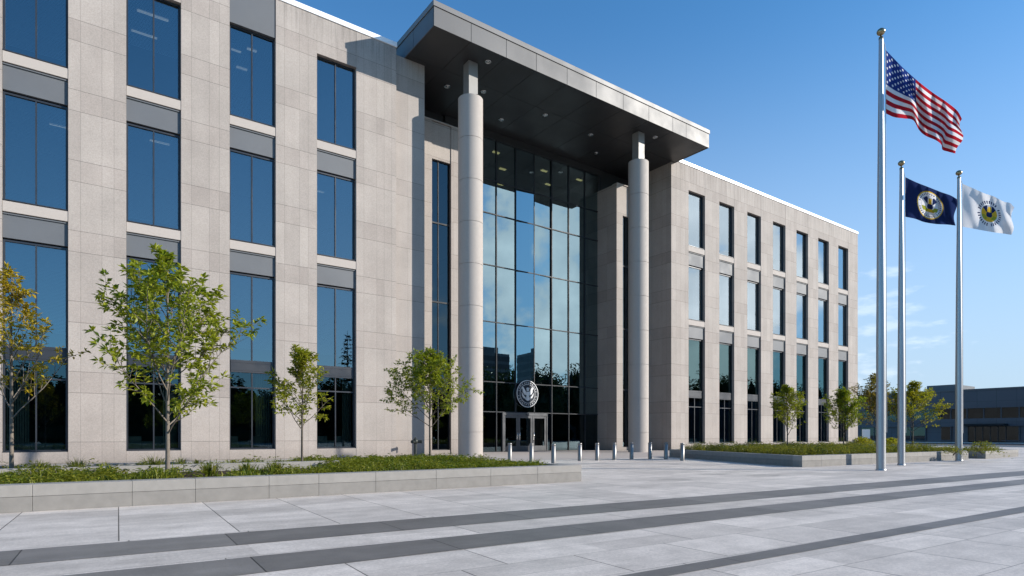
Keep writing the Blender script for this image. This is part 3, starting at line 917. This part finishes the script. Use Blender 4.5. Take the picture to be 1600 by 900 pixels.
def tree(name, base, H_, spread, seed, label, leafm, bark, nbr, crown0, dens=1., lean=(0, 0), r0=None, leafL=.17, bias=None, upang=(28, 58), prof=None):
    rr = random.Random(seed)
    root = empty(name, base); tag(root, label, 'tree')
    tb = MB(); lf = MB()
    r0 = r0 or H_ * .0088
    # trunk
    N = 14; tp = []; wob = [rr.uniform(-1, 1) for _ in range(4)]
    for i in range(N + 1):
        s = i / N
        tp.append(base + Vector((lean[0] * s * H_ + .02 * H_ * wob[0] * math.sin(3 * s + wob[1]) * s, lean[1] * s * H_ + .02 * H_ * wob[2] * math.sin(3.3 * s + wob[3]) * s, -.05 + s * H_ * .96)))
    def tpt(s):
        f = s * N; i = min(N - 1, int(f)); return tp[i].lerp(tp[i+1], f - i)
    rad = lambda s: r0 * (1.15 if s < .03 else 1) * (1 - s) ** .85 + .006
    tb.tube(tp, [rad(i / N) for i in range(N + 1)], 9)
    L0 = leafL
    def cluster(p, d, n, sz=1.):
        for _ in range(n):
            q = Vector((rr.gauss(0, 1), rr.gauss(0, 1), rr.gauss(0, .55) - .05)).normalized() + d * .65
            leaf(lf, p + q * rr.uniform(.0, .05), q, L0 * sz * rr.uniform(.6, 1.2), L0 * sz * rr.uniform(.19, .29), Vector((rr.gauss(0, .35), rr.gauss(0, .35), 1)), rr)
    def twig(p0, d, L, r, lvl):
        n = 3 if lvl else 6
        pts = [p0]; dd = d.copy()
        for i in range(n):
            dd = (dd + Vector((rr.gauss(0, .10), rr.gauss(0, .10), rr.gauss(.06, .06)))).normalized()
            pts.append(pts[-1] + dd * (L / n))
        tb.tube(pts, [r * (1 - .8 * i / n) for i in range(n + 1)], 5 if lvl == 0 else 4, caps=False)
        if lvl == 0:
            m = max(4, int(L / .15 * dens))
            for i in range(m):
                s = .22 + .78 * (i + rr.random() * .8) / m
                s = min(s, .99)
                f = s * n; j = min(n - 1, int(f)); q = pts[j].lerp(pts[j+1], f - j)
                ax = (pts[j+1] - pts[j]).normalized()
                perp = ax.cross(Vector((rr.gauss(0, 1), rr.gauss(0, 1), rr.gauss(0, 1)))).normalized()
                td = (ax * rr.uniform(.5, 1.) + perp * rr.uniform(.5, 1.) + Vector((0, 0, .08))).normalized()
                twig(q, td, min(.6, L * (.16 + .24 * (1 - s))) * rr.uniform(.6, 1.25) + .07, r * .35 + .002, 1)
            cluster(pts[-1], dd, 8)
            cluster(pts[-2], dd, 5)
        else:
            for i in range(1, n + 1):
                if rr.random() < .8 or i == n: cluster(pts[i], dd, 6 if i < n else 10)
    az = rr.uniform(0, 6.28)
    for i in range(nbr):
        s = crown0 + (1 - crown0) * ((i + rr.uniform(0, .7)) / nbr) * .96
        az += 2.4 + rr.gauss(0, .35)
        h = (s - crown0) / (1 - crown0)
        pf = prof(h) if prof else 1.1 * (1 - h) ** 1.2 * (.84 + .3 * min(1, h * 5)) + .13
        L = spread * pf * rr.uniform(.72, 1.22)
        d3 = Vector((math.cos(az), math.sin(az), 0))
        if bias is not None: L *= 1 + bias * d3.dot(RGT)
        el = R(rr.uniform(*upang) + 22 * h)
        d = d3 * math.cos(el) + Vector((0, 0, math.sin(el)))
        twig(tpt(s), d, max(.3, L), rad(s) * .36 + .005, 0)
    cluster(tp[-1], Vector((0, 0, 1)), 12)
    tb.build('trunk', bark, root)
    lf.build('crown', leafm, root)
    return root

YG = [(.13, .165, .014), (.20, .23, .018), (.27, .285, .022), (.34, .31, .03)]
YE = [(.22, .19, .016), (.32, .26, .02), (.42, .32, .024), (.44, .30, .028)]
BR = [(.14, .14, .02), (.23, .19, .028), (.27, .21, .035), (.27, .18, .035)]
GR = [(.085, .13, .014), (.16, .21, .018), (.245, .285, .022), (.34, .335, .03)]
M['leaf_yellow'] = leaf_mat('leaf_yellow', YE, .4)
M['leaf_green'] = leaf_mat('leaf_green', GR, .4)
M['leaf_light'] = leaf_mat('leaf_light', YG, .4)
M['leaf_brown'] = leaf_mat('leaf_brown', BR, .4)
M['leaf_gold'] = leaf_mat('leaf_gold', [(.16, .18, .012), (.24, .25, .016), (.32, .31, .02), (.37, .31, .022)], .4)
def tbase(px, py, z=.36): return on_ground(px, py, z)
def top(px, py0, py1, z=.36):
    t = (EYE - z) * FPX / (py0 - 680); return (680 - py1) / FPX * t + EYE - z
tree('young_tree', tbase(18, 744), top(18, 744, 418), 1.75, 11, 'slender yellowing young tree at the far left of the long planter', M['leaf_yellow'], M['bark_grey'], 19, .28, .6, leafL=.125)
tree('young_tree', tbase(262, 742), top(262, 742, 388), 2.3, 29, 'tallest green young tree with wide spreading branches in the long left planter', M['leaf_green'], M['bark_grey'], 27, .19, .95, leafL=.16, upang=(20, 48))
tree('young_tree', tbase(472, 731), top(472, 731, 541), 1.35, 37, 'small light green young tree between the third and fourth window bays', M['leaf_light'], M['bark'], 19, .30, .95, leafL=.13)
tree('young_tree', tbase(672, 719), top(672, 719, 545), 1.85, 43, 'full green young tree beside the left entrance column', M['leaf_green'], M['bark'], 32, .30, 1.25, leafL=.13)
tree('young_tree', tbase(1230, 708), top(1230, 708, 600), 1.5, 51, 'light green young tree nearest the front corner of the right planter', M['leaf_light'], M['bark'], 22, .26, 1.1, leafL=.13)
tree('young_tree', tbase(1318, 706), top(1318, 706, 606), 1.5, 61, 'dense dark green young tree at the right end of the stone facade', M['leaf_green'], M['bark'], 28, .26, 1.35, leafL=.13)
tree('young_tree', tbase(1369, 704.5), top(1369, 704.5, 584), 1.75, 71, 'tallest brownish autumn young tree partly hidden by the tall flagpole', M['leaf_brown'], M['bark'], 28, .30, 1.2, leafL=.13)
tree('young_tree', tbase(1426, 705.5), top(1426, 705.5, 597), 1.8, 83, 'golden yellow young tree right of the navy flag pole', M['leaf_gold'], M['bark'], 28, .28, 1.25, leafL=.13)

def shrub(p, r, h, seed, label, mat, n=420, L=.09):
    rr = random.Random(seed); root = empty('shrub', p); tag(root, label, 'shrub')
    lf = MB(); st = MB()
    for k in range(7):
        a = rr.uniform(0, 6.28); st.tube([p, p + Vector((math.cos(a) * r * .6, math.sin(a) * r * .6, h * .7))], [.012, .005], 5)
    for _ in range(n):
        q = Vector((rr.gauss(0, .45), rr.gauss(0, .45), 0)) * r; q.z = h * (1 - (q.length / r) ** 2 * .6) * rr.uniform(.3, 1.1)
        leaf(lf, p + q, Vector((rr.gauss(0, 1), rr.gauss(0, 1), rr.uniform(0, 1.6))), L * rr.uniform(.7, 1.4), L * .25, Vector((0, 0, 1)), rr)
    st.build('stem', M['bark'], root); lf.build('foliage', mat, root)
shrub(on_ground(1535, 710.5, .33), .75, .6, 4, 'bushy yellow green shrub on the small far planter', M['cover'], 700, .11)
shrub(on_ground(1489, 712, .36), .45, .42, 5, 'small dark shrub behind the right end of the right planter wall', M['cover'], 350)
shrub(on_ground(1327, 706.5, .36), .4, .55, 6, 'upright yellow green shrub beside the dense dark green tree', M['cover'], 350)
shrub(on_ground(1347, 697.5), 1.5, .9, 7, 'yellow green bush by the dark building beside the white sign', M['leaf_gold'], 700, .25)
shrub(on_ground(1391, 697.5), 1.3, .85, 9, 'yellow green bush between the first two flagpoles, before the dark building', M['leaf_gold'], 700, .25)

# ------------------------------------------------------------------ bollards
def bollard(p):
    root = empty('bollard', p)
    b_ = MB(); b_.lathe(p.x, p.y, [(.105, 0), (.105, .80), (.100, .803), (.100, .815), (.105, .818), (.105, .89), (.098, .90)], 28)
    b_.build('post', M['bollard_steel'], root)
    c = MB(); c.lathe(p.x, p.y, [(.125, .001), (.125, .012), (.106, .014)], 24); c.build('base_ring', M['bollard_steel'], root)
    return root
BP = [(796.6, 720.3), (830.4, 722.6), (864.8, 724.8), (906, 720.2), (933, 719.3), (960, 718.4), (986.8, 717.7), (1015.7, 717.2), (1040.5, 717.7), (1066.2, 719.8)]
BLAB = ['steel bollard in front of the left edge of the doors', 'steel bollard standing before the middle door leaf', 'steel bollard at the far end of the planter just right of the doors',
        'steel bollard fourth from the left in the entrance row', 'steel bollard fifth from the left, before the dark last glass bay', 'steel bollard sixth from the left, before the stone pier',
        'steel bollard just left of the right round column', 'steel bollard just right of the right round column', 'steel bollard second from the right in the entrance row', 'rightmost steel bollard beside the end of the right planter']
b0 = None
for i, (px, py) in enumerate(BP):
    p = on_ground(px, py)
    if b0 is None: b0 = bollard(p); o = b0
    else: o = copy_tree(b0); o.location = p
    tag(o, BLAB[i], 'bollard', 'steel bollards before the entrance')

# standpipe by the facade
sp = Vector((17.2, 33.55, 0))
root = empty('standpipe', sp); tag(root, 'dark fire department standpipe with two inlets against the stone by the entrance', 'standpipe')
q = MB(); q.tube([sp, sp + Vector((0, 0, .95))], .085, 14); q.lathe(sp.x, sp.y, [(.14, 0), (.14, .04), (.09, .05)], 16); q.build('pipe', M['iron'], root)
q = MB(); q.lathe(sp.x, sp.y, [(.12, .80), (.17, .84), (.17, .98), (.12, 1.06), (.05, 1.12), (.04, 1.18)], 16); q.build('head', M['iron'], root)
for s in (-1, 1):
    q = MB(); q.tube([sp + Vector((s * .08, -.05, .9)), sp + Vector((s * .30, -.20, .9))], .085, 12); q.tube([sp + Vector((s * .30, -.20, .9)), sp + Vector((s * .335, -.225, .9))], .10, 12)
    q.build('inlet', M['iron'], root)

# ------------------------------------------------------------------ flagpoles and flags
def flagpole(px, pyb, pyt, wb, label, halz):
    p = on_ground(px, pyb); t = EYE * FPX / (pyb - 680)
    hgt = (680 - pyt) / FPX * t + EYE
    r = wb / FPX * t / 2
    root = empty('flagpole', p); tag(root, label, 'flagpole', 'flagpoles on the plaza')
    m = MB(); m.lathe(p.x, p.y, [(r, 0), (r, hgt * .3), (r * .82, hgt * .6), (r * .58, hgt * .85), (r * .46, hgt)], 28); m.build('pole', M['pole_metal'], root)
    m = MB(); m.lathe(p.x, p.y, [(r * 1.12, 0.001), (r * 1.12, .05), (r * 1.01, .06)], 28); m.build('base_collar', M['pole_metal'], root)
    rb = r * .92
    m = MB(); n = 12
    m.lathe(p.x, p.y, [(r * .5, hgt), (r * .5, hgt + .08), (r * .2, hgt + .09), (r * .2, hgt + .16)] + [(max(.004, rb * math.sin(math.pi * i / n)), hgt + .16 + rb * .88 * (1 - math.cos(math.pi * i / n))) for i in range(n + 1)], 24)
    m.build('ball_finial', M['bronze'], root)
    m = MB(); o = RGT * (r * .62 + .03) - FWD * .02
    m.tube([p + o * .8 + Vector((0, 0, hgt - .1)), p + o * 1.25 + Vector((0, 0, halz[0])), p + o * 1.25 + Vector((0, 0, halz[1])), p + o + RGT * r * .45 + Vector((0, 0, 1.4))], .012, 5); m.build('halyard', M['cord'], root)
    return root, p, t
def zpx(py, t): return (680 - py) / FPX * t + EYE
tp_ = {}
defs = [(1376.5, 735, 62, 13.2, 'tallest silver flagpole, in front, flying the stars and stripes', (80, 178)), (1408.3, 727, 265, 10.2, 'middle silver flagpole flying the navy flag', (277, 338)), (1498.3, 720, 279, 9.6, 'rightmost silver flagpole flying the white flag', (288, 353))]
poles = []
for px, pb, pt, wb, lab, hz in defs:
    t = EYE * FPX / (pb - 680)
    poles.append(flagpole(px, pb, pt, wb, lab, (zpx(hz[0], t), zpx(hz[1], t))))

def crv(pts, s):
    """smooth curve through pixel points, by chord length"""
    n = len(pts); ls = [0]
    for a, b_ in zip(pts, pts[1:]): ls.append(ls[-1] + math.hypot(b_[0]-a[0], b_[1]-a[1]))
    q = s * ls[-1]
    i = 0
    while i < n - 2 and q > ls[i+1]: i += 1
    f = (q - ls[i]) / (ls[i+1] - ls[i])
    P = lambda k: Vector(pts[max(0, min(n - 1, k))])
    p0, p1, p2, p3 = P(i-1), P(i), P(i+1), P(i+2)
    return .5 * ((2*p1) + (p2-p0)*f + (2*p0-5*p1+4*p2-p3)*f*f + (3*p1-p0-3*p2+p3)*f*f*f)

def flag(name, base, t, topc, botc, right, wave, pattern, mats, label, nu=150, nv=100):
    """cloth grid: edges along the given curves, folds swing towards and away from the viewer"""
    origin = base + Vector((0, 0, zpx(topc[0][1], t)))
    def pt(s, v):
        a = crv(topc, s); b_ = crv(botc, s)
        q = a.lerp(b_, v)
        q.x += right(s, v)
        dep, dz = wave(s, v)
        d = ray(q.x) * (t + dep)
        p = Vector((d.x, d.y, zpx(q.y, t + dep)))
        return p
    def PX(b): return 800 + b.dot(RGT) / b.dot(FWD) * FPX
    mb = MB(); vs = []; fs = []; mi = []
    for j in range(nv + 1):
        for i in range(nu + 1): vs.append(pt(i / nu, j / nv))
    for j in range(nv):
        for i in range(nu):
            mb.f.append((j*(nu+1)+i, j*(nu+1)+i+1, (j+1)*(nu+1)+i+1, (j+1)*(nu+1)+i)); mb.m.append(pattern((i+.5)/nu, (j+.5)/nv)); mb.sm.append(True)
    mb.v = [tuple(p) for p in vs]
    o = mb.build(name, mats, origin=origin)
    return tag(o, label, 'flag', 'flags flying on the plaza')

def cloth(name, col):
    t = NT(name)
    p = t.pos()
    c = t.mix(t.noise(p, 3, 3), tuple(x * .9 for x in col), col)
    d = t.n('ShaderNodeBsdfDiffuse'); t.set(d.inputs[0], c)
    tl = t.n('ShaderNodeBsdfTranslucent'); t.set(tl.inputs[0], c)
    mx = t.n('ShaderNodeMixShader'); mx.inputs[0].default_value = .3
    t.t.links.new(d.outputs[0], mx.inputs[1]); t.t.links.new(tl.outputs[0], mx.inputs[2])
    return t.shade(mx.outputs[0])
F_ = {k: cloth('cloth_' + k, c) for k, c in dict(red=(.42, .018, .03), white=(.74, .74, .76), blue=(.022, .045, .20), navy=(.018, .03, .095), gold=(.62, .40, .04), grey=(.42, .43, .47), olive=(.32, .33, .04), ink=(.05, .06, .12)).items()}

def us_pattern(s, v):
    if s < .40 and v < 7 / 13:
        cs, cv = s / .40, v / (7 / 13)
        for r in range(9):
            n = 6 if r % 2 == 0 else 5
            for c in range(n):
                x = (c * 2 + 1 + (r % 2)) / 12; y = (r + 1) / 10
                if ((cs - x) * .76) ** 2 + ((cv - y) * .54) ** 2 < .0185 ** 2: return 1
        return 2
    return 0 if int(v * 13) % 2 == 0 else 1
def wv(a, f, ph, k, tilt=0.):
    def w_(s, v):
        e = min(1, s * 2.2)
        return (a * e * (math.sin(6.283 * (f * s + k * v) + ph) + .45 * math.sin(6.283 * (2.3 * f * s - 1.6 * k * v) + ph * 2)) + tilt * s, .03 * e * math.sin(6.283 * (1.7 * s + v)))
    return w_
_, p1, t1 = poles[0]
flag('flag', p1, t1, [(1384, 78), (1408, 103), (1431, 124), (1455, 143), (1480, 160), (1497, 173), (1505, 186)],
     [(1383.5, 177), (1397, 183), (1412, 185), (1427, 188), (1436, 203), (1446, 212), (1462, 219), (1471, 226), (1474, 234), (1484, 237), (1497, 240)],
     lambda s, v: (4.5 * math.sin(v * 6.283 * 1.25 + 3.6) * max(0, s - .75) * 4), wv(.42, 1.55, .4, .55, .5), us_pattern, [F_['red'], F_['white'], F_['blue']],
     'stars and stripes flag waving from the tallest flagpole', 220, 143)
def seal_pattern(cs, cv, rs, rv, field, look):
    def f(s, v):
        x = (s - cs) / rs; y = (v - cv) / rv
        r = math.hypot(x, y); a = math.atan2(y, x)
        if r > 1: return field
        return look(x, y, r, a)
    return f
# materials: 0 field 1 white 2 gold 3 navy 4 olive 5 grey 6 ink
def eagle(x, y):
    if abs(x) < .12 and -.48 < y < -.1: return 2          # head and neck
    if abs(x) < .15 and -.56 < y <= -.42: return 5
    if -.1 <= y < .26 and x*x + (y - .08)**2 < .05: return 3     # shield
    ax = abs(x)
    if .16 < ax < .60 and -.5 < y + (ax - .16) * 1.0 < -.02 and y < .1: return 3   # wings
    if .18 < ax < .66 and .12 < y < .42 and abs(math.hypot(ax, y - .0) - .5) < .16: return 4
    if ax < .34 and .26 < y < .5 : return 2
    return 1
def look_navy(x, y, r, a):
    if r > .92: return 2
    if r > .68:
        k = int((a + 3.1416) / 6.2832 * 68)
        return 6 if (k % 2 == 0 and .74 < r < .87 and (k * 7) % 11 != 0) else 1
    if r > .64: return 5
    return eagle(x, y)
def look_white(x, y, r, a):
    if r > .70:
        k = int((a + 3.1416) / 6.2832 * 60)
        return 3 if (k % 2 == 0 and .74 < r < .96 and (k * 7) % 11 != 0) else 1
    if r > .64: return 1 
    e_ = eagle(x * .95, y * .95)
    if e_ == 1: return 2 if y > -.1 and r < .6 else (5 if y < -.35 else 2)
    return e_
FM = ['white', 'gold', 'navy', 'olive', 'grey', 'ink']
_, p2, t2 = poles[1]
flag('flag', p2, t2, [(1414, 276.5), (1432, 285), (1450, 292), (1470, 300), (1484, 305), (1494, 311)], [(1413.5, 338.5), (1430, 342), (1444, 347), (1462, 350), (1480, 351), (1492, 352.5)],
     lambda s, v: (2.2 * math.sin(v * 6.283 + .5) * max(0, s - .7) * 3.3), wv(.26, 1.35, 1.2, .5, .3), seal_pattern(.50, .50, .255, .39, 0, look_navy), [F_['navy']] + [F_[k] for k in FM],
     'navy blue flag with a round gold edged eagle seal', 160, 110)
_, p3, t3 = poles[2]
flag('flag', p3, t3, [(1503.5, 287), (1520, 294), (1538, 302), (1553, 307), (1568, 315), (1577, 317), (1583.5, 324)], [(1503.5, 354), (1517, 356.5), (1530, 359), (1553, 363), (1568, 365), (1580.5, 367)],
     lambda s, v: (2.6 * math.sin(v * 6.283 * 1.1 + 2.6) * max(0, s - .7) * 3.3), wv(.17, 1.3, 2.2, .6, .3), seal_pattern(.53, .51, .235, .36, 0, look_white), [F_['white']] + [F_[k] for k in FM],
     'white flag with a round navy and gold eagle seal', 160, 110)

# ------------------------------------------------------------------ far building
t = NT('far_panel'); p = t.pos(); x, y, z = t.sep(p)
jy = t.math('LESS_THAN', t.math('FRACT', t.math('DIVIDE', y, 2.6)), .025)
jz = t.math('LESS_THAN', t.math('FRACT', t.math('DIVIDE', z, 1.7)), .03)
rn = t.white(t.comb(t.math('FLOOR', t.math('DIVIDE', y, 2.6)), t.math('FLOOR', t.math('DIVIDE', z, 1.7)), 0.))
c = t.mix(rn, (.06, .07, .09), (.072, .083, .105)); c = t.mix(t.math('MAXIMUM', jy, jz), c, (.035, .042, .052))
M['far_panel'] = t.pbr(c, .5, .2)
FU, FH = 121.0, 8.7
fb = empty('far_building', (FU, 20, 0)); tag(fb, 'low dark blue grey panelled building in shade at the far right', 'building')
ms = MB()
V_A, V_B = -70, 95
ms.box(FU, FU + 40, V_A, V_B, 5.75, FH); ms.box(FU, FU + 40, V_A, V_B, 2.75, 4.05); ms.box(FU + .35, FU + 40, V_A, V_B, 0, 2.749); ms.box(FU + .35, FU + 40, V_A, V_B, 4.051, 5.749)
ms.build('wall', M['far_panel'], fb)
MB().box(FU - .1, FU + 40.1, V_A - .1, V_B + .1, FH + .002, FH + .22).build('roof_edge', M['spandrel'], fb)
rb = MB(); rb.box(FU + 5, FU + 14, 41, 45.5, FH + .22, FH + 1.5); rb.build('plant_room', M['spandrel'], fb)
v = 8.0; k = 0
while v < 62:
    wv_ = 2.3 if k % 5 else 1.5
    f = MB(); f.box(FU + .1, FU + .3, v, v + .12, 4.06, 5.74); fo = f.build('window', M['far_panel'], fb)
    gq = MB(); gq.quad((FU + .22, v + wv_, 4.06), (FU + .22, v + .12, 4.06), (FU + .22, v + .12, 5.74), (FU + .22, v + wv_, 5.74)); gq.build('pane', M['glass_far'], fo)
    if not (31.5 < v < 38.5) and k % 3 != 1:
        f = MB(); f.box(FU + .1, FU + .3, v, v + .12, .5, 2.7); f.box(FU + .05, FU + .3, v + .12, v + wv_, .4, .5); fo = f.build('window', M['far_panel'], fb)
        gq = MB(); gq.quad((FU + .22, v + wv_, .5), (FU + .22, v + .12, .5), (FU + .22, v + .12, 2.7), (FU + .22, v + wv_, 2.7)); gq.build('pane', M['glass_far'], fo)
    v += wv_; k += 1
aw = MB(); aw.box(FU - 2.2, FU, 32.3, 38.0, 2.85, 3.15); aw.build('awning', M['dark'], fb)
f = MB()
for i in range(6): f.box(FU + .1, FU + .3, 32.6 + i * 1.02, 32.7 + i * 1.02, 0, 2.7)
en = f.build('entrance_frame', M['frame'], fb)
gq = MB(); gq.quad((FU + .2, 37.8, .05), (FU + .2, 32.6, .05), (FU + .2, 32.6, 2.7), (FU + .2, 37.8, 2.7)); gq.build('pane', M['glass_far'], en)
# small white sign by the bush
p = on_ground(1353.5, 697.0)
sg = empty('sign', p); tag(sg, 'small plain white sign on a post by the road left of the tall flagpole', 'sign')
MB().box(p.x - .06, p.x + .06, p.y - .06, p.y + .06, 0, 1.0).build('post', M['pole_metal'], sg)
MB().obox((p.x - .30, p.y + .3), (p.x + .30, p.y - .3), .08, .9, 2.0).build('panel', M['white_paint'], sg)

# ------------------------------------------------------------------ what the glass mirrors, across the plaza behind the camera
M['wood'] = leaf_mat('wood', [(.012, .02, .006), (.022, .035, .008), (.035, .05, .010)], .25)
rr = random.Random(5); mb = MB()
for i in range(95):
    x = -70 + i * 3.4 + rr.uniform(-1.5, 1.5); y = -48 + rr.uniform(-9, 5) - (x > 60) * 0
    h = rr.uniform(9.5, 13.5) * (1.0 if x < 85 else 1.75); r = rr.uniform(3.0, 4.6)
    mb.tube([(x, y, 0), (x, y, h * .6)], [.25, .12], 6)
    ico = []
    for a_ in range(10):
        for b2 in range(6):
            th = 6.283 * a_ / 10; ph = math.pi * (b2 + .5) / 6; lump = .72 + .2 * math.sin(3 * th + i) * math.cos(4 * math.cos(ph) + i) + rr.uniform(-.08, .08)
            ico.append((x + r * lump * math.sin(ph) * math.cos(th), y + r * lump * math.sin(ph) * math.sin(th), h * .5 - h * .46 * lump * math.cos(ph)))
    mb.add(ico, [(a_*6+b2, ((a_+1) % 10)*6+b2, ((a_+1) % 10)*6+b2+1, a_*6+b2+1) for a_ in range(10) for b2 in range(5)])
    hed = []
    for a_ in range(10):
        for b2 in range(6):
            th = 6.283 * a_ / 10; ph = math.pi * (b2 + .5) / 6
            hed.append((x + 2.9 * math.sin(ph) * math.cos(th), y + 3 + 1.5 * math.sin(ph) * math.sin(th), 1.3 - (1.4 + rr.uniform(-.2, .6)) * math.cos(ph)))
    mb.add(hed, [(a_*6+b2, ((a_+1) % 10)*6+b2, ((a_+1) % 10)*6+b2+1, a_*6+b2+1) for a_ in range(10) for b2 in range(5)])
    for _ in range(1300):
        a = rr.uniform(0, 6.283); u = rr.uniform(-1, 1); q = rr.uniform(.6, 1.05)
        lump = 1 + .25 * math.sin(3 * a + i) * math.cos(4 * u + i)
        c = Vector((x + r * q * lump * math.sqrt(1 - u*u) * math.cos(a), y + r * q * lump * math.sqrt(1 - u*u) * math.sin(a), h * .5 + h * .49 * u * min(1, q * lump)))
        leaf(mb, c, Vector((rr.gauss(0, 1), rr.gauss(0, 1), rr.gauss(0, .6))), rr.uniform(.5, 1.0), rr.uniform(.2, .34), Vector((rr.gauss(0, .4), rr.gauss(0, .4), 1)), rr)
tag(mb.build('far_wood', M['wood']), 'dark row of trees across the plaza, seen mirrored in the lower glass', 'wood', kind='stuff')
def conifer(p, h, r, seed, label):
    rr = random.Random(seed); root = empty('conifer', p); tag(root, label, 'tree')
    tb = MB(); tb.tube([p, p + Vector((0, 0, h))], [.28, .03], 7); tb.build('trunk', M['bark'], root)
    lf = MB(); z = h * .08
    while z < h * .98:
        s = 1 - z / h; n = 7 + int(5 * s)
        for k in range(n):
            a = rr.uniform(0, 6.283); L = r * (s ** .85) * rr.uniform(.65, 1.15)
            d = Vector((math.cos(a), math.sin(a), rr.uniform(-.25, .05)))
            for j in range(max(4, int(L * 6))):
                q = p + Vector((0, 0, z)) + d * (L * rr.uniform(.1, 1))
                leaf(lf, q, d + Vector((rr.gauss(0, .6), rr.gauss(0, .6), rr.gauss(-.2, .3))), rr.uniform(.4, .8), rr.uniform(.08, .15), Vector((0, 0, 1)), rr)
        z += h * .035
    lf.build('crown', M['wood'], root)
conifer(Vector((42.5, -40, 0)), 20.5, 4.2, 3, 'tall dark spruce across the plaza, mirrored in the fourth window bay of the left wing')
conifer(Vector((7, -38, 0)), 15.5, 3.8, 9, 'dark spruce across the plaza, mirrored in the leftmost window bay')
conifer(Vector((128, -44, 0)), 25, 5.2, 10, 'tall dark spruce across the plaza, mirrored in the right wing')
conifer(Vector((150, -42, 0)), 27, 5.2, 12, 'broad dark spruce across the plaza beside the tallest one, mirrored in the right wing')
tw = empty('tower_block', (133, -120, 0)); tag(tw, 'dark glass tower block far across the plaza, mirrored in the lobby glass', 'tower')
m = MB(); m.box(126, 141, -132, -118, 0, 33); m.box(130, 137, -128, -120, 33.002, 35.5)
m.build('wall', M['spandrel'], tw)
m = MB()
for z in range(3, 33, 3): m.box(125.9, 141.1, -132.1, -117.9, z, z + 1.9)
m.build('window_band', M['frame'], tw)

# ------------------------------------------------------------------ render settings
scene.view_settings.view_transform = 'Standard'; scene.view_settings.look = 'None'
scene.view_settings.exposure = .45; scene.view_settings.gamma = 1
scene.view_settings.use_curve_mapping = False
scene.render.engine = 'CYCLES'
cy = scene.cycles
cy.use_denoising = True
try: cy.denoiser = 'OPENIMAGEDENOISE'
except Exception: pass
cy.max_bounces = 8; cy.diffuse_bounces = 3; cy.glossy_bounces = 4; cy.transmission_bounces = 4; cy.transparent_max_bounces = 16
cy.caustics_reflective = False; cy.caustics_refractive = False
cy.sample_clamp_indirect = 4; cy.sample_clamp_direct = 0
cy.use_adaptive_sampling = True; cy.adaptive_threshold = .015
